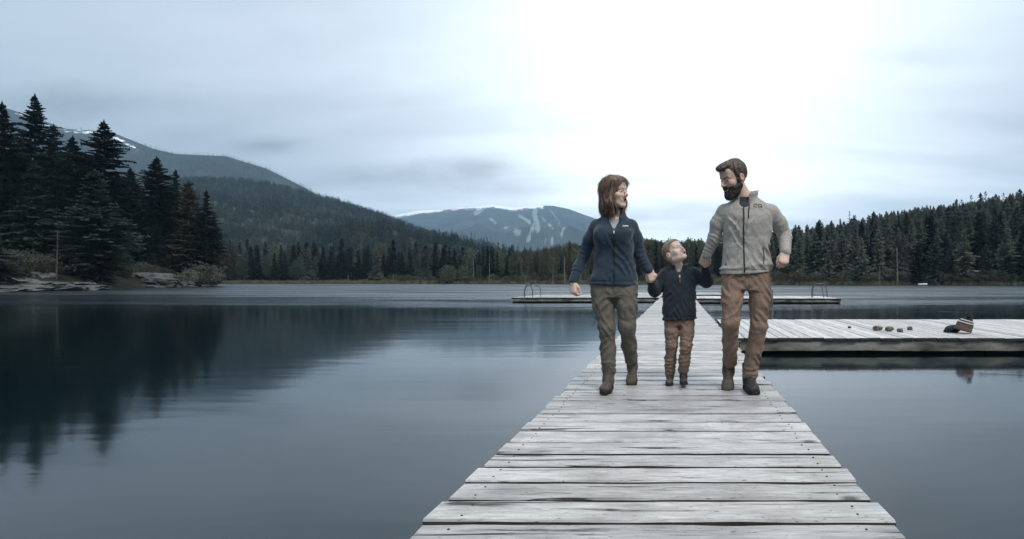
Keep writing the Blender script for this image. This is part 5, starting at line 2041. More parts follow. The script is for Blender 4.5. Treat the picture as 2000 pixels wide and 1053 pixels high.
def fuzz(p, hair_obj, n, length, rad, seed, mat, flow, name='hair_strands', keep=None, spread=0.35, lmax=0.30):
    """fine strands growing from a hair volume; flow(co, normal) gives the combing direction (person space)"""
    rl = random.Random(seed)
    me = hair_obj.data
    polys = me.polygons
    mb = MB()
    for i in range(n):
        pl = polys[rl.randrange(len(polys))]
        c, nn = pl.center.copy(), pl.normal.copy()
        if keep and not keep(c): continue
        f = flow(c, nn)
        f = (f - nn * f.dot(nn) * 0.85)
        if f.length < 1e-4: continue
        f.normalize()
        sd = f.cross(nn)
        L = length * rl.uniform(0.55, 1.25)
        k1, k2 = rl.gauss(0, spread), rl.gauss(0, spread)
        lift = rl.uniform(0.02, lmax)
        pts, rr = [], []
        q = c - nn * 0.002
        d_ = (f + nn * lift + sd * k1 * 0.4).normalized()
        for s in range(5):
            pts.append(q.copy())
            rr.append(rad * (1 - 0.22 * s))
            q = q + d_ * (L / 4)
            bend = (L / 4) / 0.095 if nn.z > 0.12 else 0.0      # follow the curve of the skull
            d_ = (d_ + sd * k2 * 0.16 - nn * (lift * 0.22 + bend) + f * 0.1).normalized()
        mb.tube(pts, rr, 3, False)
    o = mb.build(name, mat, hair_obj, True)
    o['kind'] = 'stuff'
    return o


def V3(x, y, z): return (x, y, z)


def hairline(q, tab):
    return np.interp(q[:, 1], [a for a, _ in tab], [b for _, b in tab])


# ================================================================== the man
def build_man():
    p = Person((0.518, 4.50, DECK), 'tall bearded man in heather-grey zip fleece and rust trousers, looking down at the child')
    skin = (0.57, 0.395, 0.315)
    fr = head_frame(R(-56), R(-23), R(4))
    H = {'brow': (0.03, 0.02, 0.015), 'open': 0.30, 'smile': 1.2, 'eye': 0.0030, 'nose': 1.1, 'lip': (0.26, 0.13, 0.11)}
    hc = (-0.108, -0.055, 1.676)
    p.head(hc, 1.07, fr, H, skin, [((-0.072, 0.012, 1.63), 0.060), ((-0.02, 0.030, 1.535), 0.066), ((0.0, 0.03, 1.44), 0.080)])
    # arms: wrists
    wl, wr = (-0.310, 0.10, 1.085), (0.292, -0.090, 1.098)
    p.hand((-0.316, 0.115, 1.088), (-0.20, 0.38, -0.75), (-0.25, -0.75, -0.10), 1.0, True, (0.95, 1.0, 1.0, 1.0), 0.6, skin)
    p.hand((0.289, -0.098, 1.090), (-0.22, -0.42, -0.82), (0.15, -0.80, 0.35), 1.02, False, (0.85, 0.95, 1.0, 1.05), 0.7, skin)
    p.tube_body([(((0, .03, 1.43), (-.15, .02, 1.41), (-.25, .06, 1.22), (-.312, .105, 1.09)), (.05, .045, .035, .024)), (((0, .03, 1.43), (.17, .02, 1.41), (.316, .075, 1.235), (.290, -.092, 1.096)), (.05, .045, .035, .024)),
                 (((0, .03, 1.43), (0, .01, 1.2), (0, .01, .95), (-.1, 0, .85), (-.128, -.08, .55), (-.11, .14, .22)), (.06, .09, .10, .07, .05, .035)), (((0, .03, 1.43), (0, .01, .95), (.1, 0, .85), (.092, -.02, .52), (.03, .045, .14)), (.06, .1, .07, .05, .035))])
    p.body()
    hs = fr

    # hair
    def hair(q):
        top = ell(q, (0, 0.022, 0.040), (0.083, 0.103, 0.097))
        top = smin(top, ell(q, (0.0, -0.058, 0.106), (0.054, 0.050, 0.024)), 0.028)
        top = smin(top, ell(q, (0.0, -0.098, 0.098), (0.042, 0.020, 0.014)), 0.02)
        hl = hairline(q, [(-0.14, 0.090), (-0.085, 0.084), (-0.055, 0.070), (-0.040, 0.050), (-0.030, 0.0), (-0.018, -0.02), (0.006, 0.028), (0.032, 0.010), (0.045, -0.03), (0.08, -0.060), (0.12, -0.068)])
        d = smax(top, hl - q[:, 2], 0.006)
        d = d - 0.0022 * np.sin(q[:, 0] * 260 + 3 * np.sin(q[:, 1] * 40) + q[:, 2] * 60) - 0.0028 * pn(q, 60, 1.3)
        return d
    V, Q = surfnet(hair, (-0.10, -0.15, -0.09), (0.10, 0.15, 0.16), 0.0032)
    ho_ = link_mesh('hair', np_mesh('hair', p.to_world(V), Q, [M['hair_brown']]), p.root)
    fwd = Vector((hs @ np.array((0.25, -1.0, 0.15))).tolist())
    fuzz(p, ho_, 2600, 0.020, 0.0013, 11, M['hair_brown'], lambda c, n_: (fwd if n_.z > 0.25 else Vector((0, 0, -1)) - fwd * 0.6))

    def beard(q):
        m_ = np.stack([np.abs(q[:, 0]), q[:, 1], q[:, 2]], 1)
        d = ell(q, (0, -0.034, -0.060), (0.064, 0.066, 0.075))
        d = smin(d, cone(m_, (0.056, 0.000, -0.055), (0.018, -0.075, -0.105), 0.022, 0.026), 0.02)
        d = smin(d, ell(q, (0, -0.078, -0.112), (0.034, 0.028, 0.028)), 0.02)
        d = smin(d, cone(m_, (0.062, -0.016, 0.0), (0.058, -0.012, -0.050), 0.014, 0.018), 0.012)
        bl = hairline(q, [(-0.14, -0.040), (-0.085, -0.040), (-0.062, -0.036), (-0.040, -0.026), (-0.028, 0.006), (-0.010, 0.014)])
        d = smax(d, q[:, 2] - bl, 0.006)
        d = smax(d, q[:, 1] - 0.008, 0.012)
        d = smax(d, -ell(q, (0, -0.108, -0.056), (0.024, 0.030, 0.0135)), 0.006)     # lips stay free
        mo = cone(m_, (0.004, -0.103, -0.038), (0.030, -0.082, -0.052), 0.0085, 0.0085)
        d = smin(d, mo, 0.006)
        return d - 0.0026 * pn(q, 75, 4.1) - 0.0016 * np.sin(q[:, 0] * 320 + q[:, 2] * 120 + 2 * np.sin(q[:, 1] * 70))
    V, Q = surfnet(beard, (-0.10, -0.15, -0.17), (0.10, 0.04, 0.03), 0.0030)
    bo_ = link_mesh('beard', np_mesh('beard', p.to_world(V), Q, [M['beard']]), p.root)
    fuzz(p, bo_, 2200, 0.016, 0.0013, 12, M['beard'], lambda c, n_: Vector((0, 0, -1)) + fwd * 0.4, 'beard_strands')

    lv = smooth_levels([(0.880, 0.0, 0.010, 0.205, 0.135), (0.945, 0.0, 0.010, 0.206, 0.138), (0.985, 0.0, 0.010, 0.198, 0.134), (1.05, 0.0, 0.008, 0.190, 0.128), (1.18, 0.005, 0.005, 0.184, 0.124), (1.30, 0.008, 0.003, 0.192, 0.130),
                        (1.38, 0.010, 0.010, 0.204, 0.130), (1.44, 0.010, 0.018, 0.206, 0.114), (1.475, 0.008, 0.024, 0.180, 0.100), (1.505, 0.004, 0.028, 0.135, 0.086), (1.54, 0.0, 0.03, 0.092, 0.076), (1.56, 0.0, 0.03, 0.072, 0.07)])
    sl, el_ = (-0.172, 0.015, 1.418), (-0.250, 0.060, 1.215)
    sr, er = (0.196, 0.015, 1.418), (0.318, 0.075, 1.235)
    vneck = (-0.034, -0.125, 1.425)

    def jacket(P_):
        d = stack(P_, lv, 2.4)
        # cloth folds of the body: diagonal pulls and a soft roll above the hem
        body_f = 0.0065 * pn(P_ * A_(1.0, 0.6, 1.4), 13, 3.0) + creases(P_, 5.0, 0.017) + 0.003 * pn(P_, 38, 9.0)
        d = d - body_f * np.clip((1.46 - P_[:, 2]) / 0.15, 0.25, 1)
        d = d - 0.010 * np.exp(-((P_[:, 2] - 0.985 - 0.02 * np.sin(P_[:, 0] * 11)) / 0.018) ** 2) + 0.006 * np.exp(-((P_[:, 2] - 0.955) / 0.008) ** 2)
        a = limb(P_, [sl, (-0.225, 0.035, 1.33), el_, wl], [0.066, 0.058, 0.052, 0.041], 0.03, ((0.235, 0.07, 0.0090, 0.034, 1.0), (0.33, 0.06, 0.0065, 0.030, 2.0), (0.08, 0.07, 0.004, 0.05, 3.0)))
        b = limb(P_, [sr, (0.268, 0.045, 1.33), er, wr], [0.066, 0.060, 0.054, 0.043], 0.03, ((0.235, 0.07, 0.0100, 0.036, 4.0), (0.34, 0.06, 0.0075, 0.028, 5.0), (0.08, 0.07, 0.004, 0.05, 6.0)))
        d = smin(d, a, 0.022)
        d = smin(d, b, 0.022)
        # armhole seams
        # open collar
        d = smax(d, -limb(P_, [(-0.012, -0.02, 1.60), (-0.022, -0.085, 1.50), vneck], [0.075, 0.052, 0.004], 0.02), 0.006)
        # stand collar
        cx_, cy_ = -0.008, 0.024
        rr = np.sqrt((P_[:, 0] - cx_) ** 2 + ((P_[:, 1] - cy_) * 0.95) ** 2)
        zc = 1.592 - 0.34 * np.clip(-(P_[:, 1] - cy_) - 0.0, -0.02, 0.2)
        rc = 0.088 + (P_[:, 2] - 1.53) * 0.22
        col_ = np.maximum(np.abs(rr - rc) - 0.0075, np.maximum(P_[:, 2] - zc, 1.44 - P_[:, 2]))
        angf = np.arctan2(P_[:, 0] - cx_ + 0.02, -(P_[:, 1] - cy_))
        col_ = smax(col_, (0.42 - np.abs(angf)) * 0.08, 0.006)
        d = smin(d, col_, 0.012)
        return np.maximum(d, 0.918 + 0.010 * np.sin(P_[:, 0] * 7 + 1) + 0.5 * (P_[:, 0] + 0.03) ** 2 - P_[:, 2])
    jk = p.part('jacket', jacket, (-0.44, -0.24, 0.89), (0.46, 0.24, 1.62), 0.0062, M['grey_fleece'])

    lv2 = [(l[0], l[1], l[2], l[3] - 0.012, l[4] - 0.012) for l in lv]

    def shirt(P_):
        d = stack(P_, lv2, 2.4)
        d = smin(d, cone(P_, (0, 0.03, 1.48), (-0.012, 0.022, 1.548), 0.075, 0.068), 0.03)
        d = np.maximum(d, P_[:, 2] - 1.548 - 0.25 * (P_[:, 1] - 0.02))
        return np.maximum(d, 1.36 - P_[:, 2])
    p.part('shirt', shirt, (-0.22, -0.16, 1.35), (0.22, 0.16, 1.58), 0.007, M['slate_shirt'])

    surface_strip(p, jk, [(-0.034, 1.444), (-0.036, 1.20), (-0.028, 0.925)], 0.009, M['zip_dark'], 'zip')
    surface_strip(p, jk, [(0.012, 1.462), (0.004, 1.405), (0.000, 1.355)], 0.008, M['zip_dark'], 'pocket_zip', n=10)
    surface_strip(p, jk, [(0.118, 1.135), (0.125, 1.06), (0.120, 1.005)], 0.006, M['zip_dark'], 'pocket_zip', n=10)
    # chest emblem: two linked outlined letters
    c_ = [(0.074, 1.468), (0.058, 1.470), (0.047, 1.464), (0.046, 1.452), (0.054, 1.446), (0.072, 1.446)]
    q_ = [(0.082, 1.450), (0.081, 1.464), (0.090, 1.470), (0.106, 1.468), (0.111, 1.458), (0.106, 1.449), (0.090, 1.446)]
    e1 = surface_strip(p, jk, c_, 0.0032, M['zip_dark'], 'emblem', n=4)
    e2 = surface_strip(p, jk, q_ + [q_[0]], 0.0032, M['zip_dark'], 'emblem', n=4)
    surface_strip(p, jk, [(0.102, 1.454), (0.113, 1.443)], 0.0045, M['zip_dark'], 'emblem', n=4)
    surface_strip(p, jk, [(-0.175, 1.004), (-0.165, 1.002)], 0.010, M['zip_dark'], 'side_label', n=3)

    # trousers
    kl, al = (-0.134, -0.095, 0.545), (-0.108, 0.165, 0.185)
    kr, ar = (0.092, -0.035, 0.52), (0.030, 0.055, 0.12)

    def trousers(P_):
        h = stack(P_, smooth_levels([(0.80, 0.0, 0.012, 0.175, 0.115), (0.88, 0.0, 0.015, 0.186, 0.124), (0.93, 0.0, 0.012, 0.176, 0.114), (0.98, 0.0, 0.01, 0.160, 0.100)]), 2.3)
        a = limb(P_, [(-0.098, 0.0, 0.90), (-0.118, -0.05, 0.72), kl, (-0.126, 0.03, 0.37), (-0.118, 0.13, 0.215)], [0.090, 0.077, 0.062, 0.056, 0.052], 0.03,
                 ((0.37, 0.05, 0.0040, 0.050, 1.5), (0.68, 0.06, 0.006, 0.040, 3.5)))
        b = limb(P_, [(0.098, 0.0, 0.90), (0.104, -0.015, 0.71), kr, (0.062, 0.01, 0.32), (0.032, 0.035, 0.135)], [0.090, 0.077, 0.062, 0.058, 0.058], 0.03,
                 ((0.40, 0.06, 0.0040, 0.055, 4.5), (0.75, 0.06, 0.0110, 0.045, 6.5)))
        d = smin(smin(h, a, 0.03), b, 0.03)
        d = smin(d, smin(a, b, 0.012), 0.02)
        d = d - creases(P_, 2.0, 0.016) - 0.003 * pn(P_ * A_(1, 1, 0.6), 40, 1.0)
        # pulls radiating from the crotch and the fly seam
        v = P_ - A_(0.0, -0.10, 0.80)
        th = np.arctan2(v[:, 2], v[:, 0])
        rad = np.linalg.norm(v, axis=1)
        d = d - 0.0040 * np.sin(th * 7 + 0.7) * np.clip(rad / 0.03, 0, 1) * np.exp(-(rad / 0.12) ** 2)
        d = d + 0.005 * np.exp(-(P_[:, 0] / 0.004) ** 2) * (P_[:, 1] < 0) * (P_[:, 2] > 0.80)
        # pocket seams
        s_ = np.abs(np.abs(P_[:, 0]) - 0.13 - (P_[:, 2] - 0.88) * -0.5)
        d = d + 0.004 * np.exp(-(s_ / 0.005) ** 2) * (P_[:, 1] < 0) * (P_[:, 2] > 0.84)
        return d
    p.part('trousers', trousers, (-0.26, -0.25, 0.05), (0.25, 0.30, 1.01), 0.0062, M['rust_twill'])
    boot(p, (-0.128, 0.165, 0.150), (-0.10, -0.88, -0.46), (0, -0.35, 1), 1.06, M['boot_leather'], laces=False)
    boot(p, (0.028, 0.050, 0.108), (0.10, -1.0, 0.0), (0, 0, 1), 1.08, M['boot_dark'])
    return p


# ================================================================== the woman
def build_woman():
    p = Person((-0.542, 4.60, DECK), 'laughing woman with shoulder-length auburn hair, navy zip fleece and olive trousers')
    skin = (0.68, 0.50, 0.41)
    fr = head_frame(R(60), R(-2), R(-4))
    H = {'brow': (0.09, 0.055, 0.04), 'open': 0.8, 'smile': 1.2, 'eye': 0.0034, 'nose': 1.05, 'brow_w': 0.65, 'lip': (0.42, 0.17, 0.15)}
    hc = (0.010, -0.030, 1.582)
    p.head(hc, 1.03, fr, H, skin, [((-0.012, 0.010, 1.52), 0.050), ((-0.004, 0.020, 1.42), 0.052), ((0.0, 0.03, 1.33), 0.085)])
    wl, wr = (-0.322, -0.015, 0.872), (0.274, 0.045, 0.965)
    p.hand((-0.325, -0.020, 0.862), (0.02, -0.14, -0.98), (-0.62, -0.75, 0.05), 0.94, True, (0.85, 0.95, 1.0, 1.0), 0.8, skin)
    p.hand((0.284, 0.045, 0.962), (0.30, 0.10, -0.80), (0.25, -0.90, 0.10), 0.92, False, (0.95, 1.0, 1.0, 1.0), 0.6, skin)
    p.tube_body([(((0, .03, 1.33), (-.13, .02, 1.31), (-.25, .07, 1.09), (-.323, -.016, .868)), (.05, .035, .03, .022)), (((0, .03, 1.33), (.13, .02, 1.31), (.197, .085, 1.105), (.28, .045, .964)), (.05, .035, .03, .022)),
                 (((0, .03, 1.33), (0, .01, 1.1), (0, .01, .86), (-.09, 0, .78), (-.052, -.02, .49), (-.04, -.03, .16)), (.06, .08, .09, .06, .045, .03)), (((0, .03, 1.33), (0, .01, .86), (.1, 0, .78), (.108, -.02, .505), (.121, .2, .22)), (.06, .09, .06, .045, .03))])
    p.body()

    def hair(q):
        x, y, z = q[:, 0], q[:, 1], q[:, 2]
        m_ = np.stack([np.abs(x), y, z], 1)
        d = ell(q, (0, 0.012, 0.042), (0.088, 0.120, 0.096))
        d = smin(d, ell(q, (0, -0.060, 0.066), (0.060, 0.043, 0.054)), 0.02)
        d = smin(d, ell(q, (0, 0.050, -0.030), (0.086, 0.080, 0.115)), 0.04)
        d = smin(d, ell(q, (0, 0.054, -0.115), (0.086, 0.072, 0.085)), 0.04)
        wav = 0.010 * np.sin(z * 42 + 1.0)
        mw = m_.copy()
        mw[:, 0] += wav
        d = smin(d, limb(mw, [(0.058, -0.045, 0.085), (0.080, -0.028, 0.0), (0.083, -0.022, -0.085), (0.074, -0.030, -0.165)], [0.016, 0.017, 0.022, 0.015], 0.02), 0.02)
        # face opening
        d = smax(d, -ell(q, (0, -0.122, -0.024), (0.068, 0.094, 0.112)), 0.010)
        d = smax(d, -cone(q, (0, -0.10, -0.09), (0, -0.07, -0.22), 0.060, 0.055), 0.012)
        ang = np.arctan2(x, -(y - 0.02))
        lock = np.sin(ang * 17 + 1.6 * np.sin(z * 30 + ang * 3) + 1.1 * np.sin(z * 13))
        fine = np.sin(ang * 53 + 2.5 * np.sin(z * 38 + ang * 5))
        d = d - 0.0048 * lock * np.clip(0.5 - z * 5, 0.25, 1) - 0.0014 * fine
        d = np.maximum(d, -(z + 0.185 + 0.012 * np.sin(ang * 8) + 0.01 * np.sin(ang * 21)))
        return d
    V, Q = surfnet(hair, (-0.14, -0.13, -0.21), (0.14, 0.16, 0.16), 0.0034)
    hm_ = np_mesh('hair', p.to_world(V), Q, [M['hair_auburn']])
    ho_ = link_mesh('hair', hm_, p.root)
    top_ = Vector((fr @ np.array((0.0, -0.01, 0.135)) * 1.03 + np.array(hc)).tolist())
    loc_y = lambda c: float(((np.array(c) - np.array(hc)) @ fr)[1])
    fuzz(p, ho_, 4200, 0.055, 0.0013, 14, M['hair_auburn'], lambda c, n_: ((c - top_).normalized() if c.z > hc[2] + 0.03 else Vector((0, 0, -1))), keep=lambda c: loc_y(c) > -0.045 or c.z > hc[2] + 0.085, spread=0.5, lmax=0.07)
    # loose locks
    rl = random.Random(3)
    mb = MB()
    for i in range(64):
        sgn = 1 if i % 2 else -1
        a = sgn * rl.uniform(0.55, 2.6)
        r = rl.uniform(0.082, 0.095)
        pts = []
        ph = rl.uniform(0, 6)
        ln_ = rl.uniform(0.19, 0.265)
        flick = rl.uniform(-0.01, 0.035) if rl.random() < 0.5 else 0
        for k in range(9):
            u = k / 8
            z = 0.06 - u * ln_
            rr = r * (0.92 + 0.14 * math.sin(u * 3)) + 0.009 * u * math.sin(u * 9 + ph) + flick * max(0, u - 0.6) * 2.5
            aa = a + 0.16 * u * math.sin(u * 7 + ph)
            pts.append((math.sin(aa) * rr * 0.95, -math.cos(aa) * rr + 0.028, z))
        W = p.to_world(pts)
        mb.tube([Vector(w_.tolist()) for w_ in W], [0.0066 * (1.0 - 0.94 * (k / 8) ** 2.2) for k in range(9)], 5)
    mb.build('loose_locks', M['hair_auburn'], ho_, True)

    lv = smooth_levels([(0.795, -0.004, 0.010, 0.196, 0.132), (0.86, -0.004, 0.010, 0.198, 0.134), (0.92, -0.003, 0.008, 0.186, 0.128), (1.00, 0.0, 0.006, 0.166, 0.115), (1.08, 0.0, 0.003, 0.155, 0.108), (1.18, 0.0, -0.006, 0.160, 0.120),
                        (1.25, 0.0, -0.008, 0.164, 0.124), (1.30, 0.0, 0.004, 0.168, 0.108), (1.345, 0.0, 0.016, 0.160, 0.088), (1.375, 0.0, 0.022, 0.128, 0.076), (1.405, 0.0, 0.026, 0.090, 0.066), (1.43, 0.0, 0.028, 0.062, 0.06)])
    sl, el_ = (-0.142, 0.018, 1.318), (-0.250, 0.070, 1.085)
    sr, er = (0.138, 0.018, 1.318), (0.196, 0.085, 1.105)
    vneck = (0.016, -0.128, 1.262)

    def jacket(P_):
        d = stack(P_, lv, 2.2)
        m_ = np.stack([np.abs(P_[:, 0]), P_[:, 1], P_[:, 2]], 1)
        d = smin(d, ell(m_, (0.074, -0.080, 1.235), (0.072, 0.062, 0.070)), 0.04)
        body_f = 0.0055 * pn(P_ * A_(1.0, 0.6, 1.5), 13, 7.0) + creases(P_, 2.7, 0.013) + 0.0025 * pn(P_, 38, 4.0)
        d = d - body_f * np.clip((1.36 - P_[:, 2]) / 0.15, 0.25, 1)
        d = d + 0.005 * np.exp(-((P_[:, 2] - 0.868) / 0.006) ** 2)
        a = limb(P_, [sl, (-0.200, 0.040, 1.21), el_, (-0.29, 0.03, 0.98), wl], [0.056, 0.052, 0.049, 0.045, 0.041], 0.03,
                 ((0.26, 0.07, 0.0065, 0.034, 1.0), (0.40, 0.10, 0.0055, 0.032, 2.0), (0.08, 0.07, 0.003, 0.05, 3.0)))
        b = limb(P_, [sr, (0.174, 0.045, 1.22), er, wr], [0.056, 0.053, 0.049, 0.040], 0.03, ((0.24, 0.07, 0.0070, 0.034, 4.0), (0.36, 0.06, 0.0060, 0.03, 5.0), (0.08, 0.07, 0.003, 0.05, 6.0)))
        d = smin(d, a, 0.020)
        d = smin(d, b, 0.020)
        d = smax(d, -limb(P_, [(0.002, -0.02, 1.47), (0.006, -0.07, 1.38), vneck], [0.068, 0.050, 0.004], 0.02), 0.006)
        # soft turned-down collar
        cx_, cy_ = 0.002, 0.022
        rr = np.sqrt((P_[:, 0] - cx_) ** 2 + ((P_[:, 1] - cy_) * 0.9) ** 2)
        zc = 1.428 - 0.55 * np.clip(-(P_[:, 1] - cy_), -0.02, 0.2)
        rc = 0.082 + (1.42 - P_[:, 2]) * 0.30
        col_ = np.maximum(np.abs(rr - rc) - 0.010, np.maximum(P_[:, 2] - zc, 1.30 - P_[:, 2]))
        angf = np.arctan2(P_[:, 0] - cx_ - 0.004, -(P_[:, 1] - cy_))
        col_ = smax(col_, (0.50 - np.abs(angf)) * 0.08, 0.008)
        d = smin(d, col_, 0.014)
        return np.maximum(d, 0.832 + 0.008 * np.sin(P_[:, 0] * 9 + 2) + 0.3 * P_[:, 0] ** 2 - P_[:, 2])
    jk = p.part('jacket', jacket, (-0.42, -0.22, 0.785), (0.36, 0.22, 1.46), 0.0062, M['navy_fleece'])
    lv2 = [(l[0], l[1], l[2], l[3] - 0.012, l[4] - 0.014) for l in lv]

    def shirt(P_):
        d = stack(P_, lv2, 2.2)
        d = np.maximum(d, P_[:, 2] - 1.358 - 0.5 * (P_[:, 1] + 0.06))
        return np.maximum(d, 1.20 - P_[:, 2])
    p.part('shirt', shirt, (-0.19, -0.16, 1.19), (0.19, 0.14, 1.42), 0.007, M['grey_shirt'])
    surface_strip(p, jk, [(0.016, 1.258), (0.016, 1.05), (0.018, 0.835)], 0.007, M['zip_dark'], 'zip')
    zp = surface_strip(p, jk, [(0.016, 1.268), (0.016, 1.245)], 0.010, M['zip_metal'], 'zip_pull', n=4, lift=0.005)
    surface_strip(p, jk, [(0.082, 1.304), (0.125, 1.308)], 0.009, M['white_patch'], 'chest_label', n=5)

    kl, al = (-0.052, -0.035, 0.49), (-0.040, -0.045, 0.11)
    kr, ar = (0.108, -0.030, 0.505), (0.122, 0.24, 0.19)

    def trousers(P_):
        h = stack(P_, smooth_levels([(0.74, 0.0, 0.012, 0.165, 0.112), (0.80, 0.0, 0.016, 0.182, 0.122), (0.85, 0.0, 0.014, 0.172, 0.112), (0.90, 0.0, 0.01, 0.150, 0.095)]), 2.2)
        a = limb(P_, [(-0.096, 0.005, 0.84), (-0.085, -0.015, 0.68), kl, (-0.046, -0.01, 0.32), (-0.038, -0.025, 0.16)], [0.090, 0.076, 0.059, 0.055, 0.055], 0.03,
                 ((0.36, 0.05, 0.0035, 0.048, 1.5), (0.66, 0.06, 0.0105, 0.040, 3.5)))
        b = limb(P_, [(0.096, 0.005, 0.84), (0.105, -0.015, 0.68), kr, (0.116, 0.10, 0.34), (0.121, 0.20, 0.215)], [0.090, 0.078, 0.061, 0.055, 0.050], 0.03,
                 ((0.34, 0.05, 0.0040, 0.045, 4.5), (0.64, 0.05, 0.007, 0.038, 6.5)))
        d = smin(smin(h, a, 0.03), b, 0.03)
        d = smin(d, smin(a, b, 0.012), 0.02)
        d = d - creases(P_, 8.0, 0.013) - 0.0025 * pn(P_ * A_(1, 1, 0.6), 42, 6.0)
        v = P_ - A_(0.004, -0.10, 0.75)
        th = np.arctan2(v[:, 2], v[:, 0])
        rad = np.linalg.norm(v, axis=1)
        d = d - 0.0030 * np.sin(th * 6 + 0.4) * np.clip(rad / 0.03, 0, 1) * np.exp(-(rad / 0.11) ** 2)
        return d
    p.part('trousers', trousers, (-0.24, -0.20, 0.08), (0.24, 0.32, 0.95), 0.0062, M['olive_twill'])
    boot(p, (-0.040, -0.050, 0.098), (-0.03, -1.0, 0.0), (0, 0.05, 1), 0.97, M['boot_leather'], high=0.13)
    boot(p, (0.124, 0.275, 0.150), (0.02, -0.88, -0.47), (0, -0.35, 1), 0.97, M['boot_leather'], laces=False, high=0.10)
    return p


# ================================================================== the child
def build_boy():
    p = Person((-0.013, 4.80, DECK), 'small laughing child in dark fleece and rust trousers, holding both adults\' hands')
    skin = (0.72, 0.55, 0.465)
    fr = head_frame(R(42), R(33), R(-12))
    H = {'brow': (0.34, 0.22, 0.16), 'open': 0.95, 'smile': 1.0, 'eye': 0.0028, 'nose': 0.55, 'chub': 1.0, 'brow_w': 0.6, 'lip': (0.46, 0.20, 0.17)}
    hc = (-0.040, -0.022, 1.104)
    p.head(hc, 0.90, fr, H, skin, [((-0.034, 0.012, 1.06), 0.042), ((-0.012, 0.018, 0.99), 0.043), ((0.0, 0.02, 0.93), 0.06)])
    wl, wr = (-0.228, -0.095, 0.872), (0.215, -0.095, 0.985)
    p.hand((-0.228, -0.100, 0.880), (0.0, -0.55, 0.55), (-0.5, -0.3, 0.6), 0.62, True, 0.9, 0.5, skin)
    p.hand((0.212, -0.100, 0.992), (-0.1, -0.55, 0.55), (0.5, -0.3, 0.6), 0.62, False, 0.9, 0.5, skin)
    p.tube_body([(((0, .02, .93), (-.10, .01, .92), (-.208, .01, .80), (-.228, -.095, .876)), (.035, .03, .025, .015)), (((0, .02, .93), (.11, .01, .93), (.23, .015, .87), (.213, -.095, .99)), (.035, .03, .025, .015)),
                 (((0, .02, .93), (0, .01, .6), (-.06, 0, .5), (-.066, -.02, .335), (-.078, .03, .11)), (.05, .07, .045, .03, .025)), (((0, .02, .93), (0, .01, .6), (.06, 0, .5), (.055, -.07, .335), (.036, -.04, .14)), (.05, .07, .045, .03, .025))])
    p.body()

    def hair(q):
        top = ell(q, (0, 0.016, 0.040), (0.0805, 0.112, 0.0935))
        top = smin(top, ell(q, (0, -0.060, 0.062), (0.057, 0.041, 0.052)), 0.02)
        hl = hairline(q, [(-0.14, 0.078), (-0.080, 0.076), (-0.055, 0.068), (-0.035, 0.040), (-0.022, 0.005), (0.004, 0.026), (0.032, 0.012), (0.045, -0.025), (0.08, -0.052), (0.12, -0.060)])
        d = smax(top, hl - q[:, 2], 0.008)
        return d - 0.0014 * pn(q, 80, 1.3) - 0.0010 * np.sin(q[:, 0] * 330 + 3 * np.sin(q[:, 1] * 50) + q[:, 2] * 110)
    V, Q = surfnet(hair, (-0.10, -0.13, -0.09), (0.10, 0.15, 0.15), 0.0036)
    ho_ = link_mesh('hair', np_mesh('hair', p.to_world(V), Q, [M['hair_blond']]), p.root)
    fwd = Vector((fr @ np.array((0.1, -1.0, 0.0))).tolist())
    fuzz(p, ho_, 2600, 0.012, 0.0011, 13, M['hair_blond'], lambda c, n_: (fwd if n_.z > 0.3 else Vector((0, 0, -1)) - fwd * 0.4))

    lv = smooth_levels([(0.515, 0.0, 0.010, 0.142, 0.108), (0.56, 0.0, 0.010, 0.146, 0.112), (0.60, 0.0, 0.008, 0.143, 0.110), (0.70, 0.0, 0.005, 0.140, 0.106), (0.80, 0.004, 0.0, 0.138, 0.100), (0.88, 0.006, 0.002, 0.137, 0.096),
                        (0.935, 0.006, 0.010, 0.126, 0.084), (0.97, 0.004, 0.014, 0.094, 0.068), (0.995, 0.0, 0.016, 0.064, 0.056), (1.01, 0.0, 0.016, 0.054, 0.05)])
    sl, el_ = (-0.112, 0.010, 0.930), (-0.208, 0.010, 0.795)
    sr, er = (0.125, 0.010, 0.935), (0.232, 0.015, 0.870)

    def jacket(P_):
        d = stack(P_, lv, 2.3)
        d = d - (0.0050 * pn(P_ * A_(1, 0.6, 1.4), 17, 2.0) + creases(P_ * 1.3, 6.0, 0.012) + 0.002 * pn(P_, 45, 3.0)) * np.clip((0.95 - P_[:, 2]) / 0.1, 0.25, 1)
        d = d + 0.005 * np.exp(-((P_[:, 2] - 0.572) / 0.006) ** 2)
        a = limb(P_, [sl, (-0.165, 0.015, 0.865), el_, (-0.226, -0.075, 0.855)], [0.056, 0.055, 0.055, 0.040], 0.03, ((0.15, 0.07, 0.0065, 0.032, 1.0), (0.24, 0.05, 0.0060, 0.028, 2.0)))
        b = limb(P_, [sr, (0.185, 0.015, 0.898), er, (0.218, -0.075, 0.965)], [0.056, 0.054, 0.054, 0.040], 0.03, ((0.13, 0.07, 0.0065, 0.032, 4.0), (0.22, 0.05, 0.0060, 0.028, 5.0)))
        d = smin(smin(d, a, 0.018), b, 0.018)
        d = smax(d, -limb(P_, [(-0.012, -0.015, 1.05), (-0.006, -0.05, 0.99), (0.002, -0.100, 0.915)], [0.058, 0.040, 0.004], 0.02), 0.006)
        cx_, cy_ = -0.006, 0.012
        rr = np.sqrt((P_[:, 0] - cx_) ** 2 + ((P_[:, 1] - cy_) * 0.95) ** 2)
        zc = 1.020 - 0.28 * np.clip(-(P_[:, 1] - cy_), -0.02, 0.2)
        rc = 0.066 + (P_[:, 2] - 0.98) * 0.25
        col_ = np.maximum(np.abs(rr - rc) - 0.0075, np.maximum(P_[:, 2] - zc, 0.93 - P_[:, 2]))
        angf = np.arctan2(P_[:, 0] - cx_, -(P_[:, 1] - cy_))
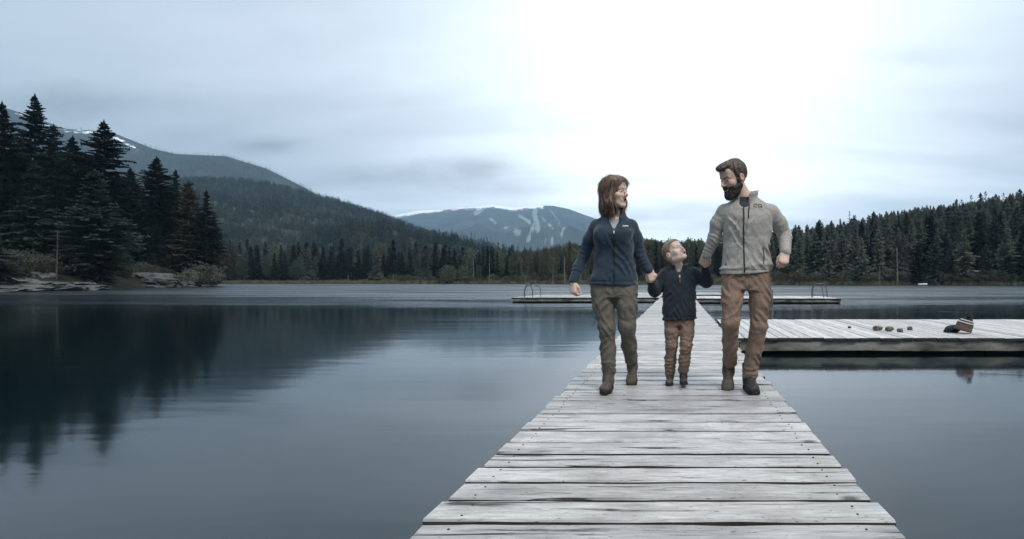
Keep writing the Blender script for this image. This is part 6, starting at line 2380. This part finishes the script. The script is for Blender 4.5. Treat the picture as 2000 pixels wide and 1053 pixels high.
        col_ = smax(col_, (0.42 - np.abs(angf)) * 0.07, 0.006)
        d = smin(d, col_, 0.010)
        return np.maximum(d, 0.545 + 0.006 * np.sin(P_[:, 0] * 14) - P_[:, 2])
    jk = p.part('jacket', jacket, (-0.30, -0.17, 0.51), (0.32, 0.17, 1.06), 0.0056, M['boy_fleece'])
    surface_strip(p, jk, [(0.002, 0.915), (0.002, 0.845)], 0.007, M['zip_dark'], 'zip', n=8)
    surface_strip(p, jk, [(0.002, 0.922), (0.002, 0.900)], 0.011, M['zip_metal'], 'zip_pull', n=4, lift=0.005)
    surface_strip(p, jk, [(0.003, 0.895), (0.004, 0.855)], 0.014, M['lace'], 'pull_tab', n=4, lift=0.007)
    surface_strip(p, jk, [(0.018, 0.578), (0.020, 0.545)], 0.018, M['boy_fleece'], 'hem_toggle', n=4, lift=0.006)

    def trousers(P_):
        h = stack(P_, smooth_levels([(0.50, 0.0, 0.010, 0.118, 0.088), (0.54, 0.0, 0.012, 0.124, 0.092), (0.60, 0.0, 0.010, 0.110, 0.080)]), 2.2)
        a = limb(P_, [(-0.064, 0.005, 0.55), (-0.064, -0.020, 0.44), (-0.066, -0.030, 0.335), (-0.076, 0.010, 0.20), (-0.080, 0.030, 0.10)], [0.066, 0.059, 0.050, 0.048, 0.048], 0.025,
                 ((0.22, 0.07, 0.0065, 0.034, 1.5), (0.38, 0.08, 0.0085, 0.034, 3.5)))
        b = limb(P_, [(0.064, 0.005, 0.55), (0.062, -0.045, 0.44), (0.055, -0.085, 0.335), (0.042, -0.060, 0.21), (0.034, -0.040, 0.13)], [0.066, 0.059, 0.050, 0.047, 0.046], 0.025,
                 ((0.22, 0.07, 0.0065, 0.034, 4.5), (0.36, 0.08, 0.0085, 0.034, 6.5)))
        d = smin(smin(h, a, 0.02), b, 0.02)
        return d - creases(P_ * 1.3, 3.0, 0.011) - 0.002 * pn(P_, 46, 6.0)
    p.part('trousers', trousers, (-0.17, -0.17, 0.03), (0.16, 0.14, 0.61), 0.0052, M['rust_twill'])
    boot(p, (-0.080, 0.040, 0.070), (-0.04, -1.0, 0.0), (0, 0, 1), 0.68, M['boot_leather'], laces=False)
    boot(p, (0.034, -0.055, 0.082), (0.02, -1.0, 0.14), (0, 0.14, 1), 0.68, M['boot_dark'])
    return p


build_woman()
build_boy()
build_man()
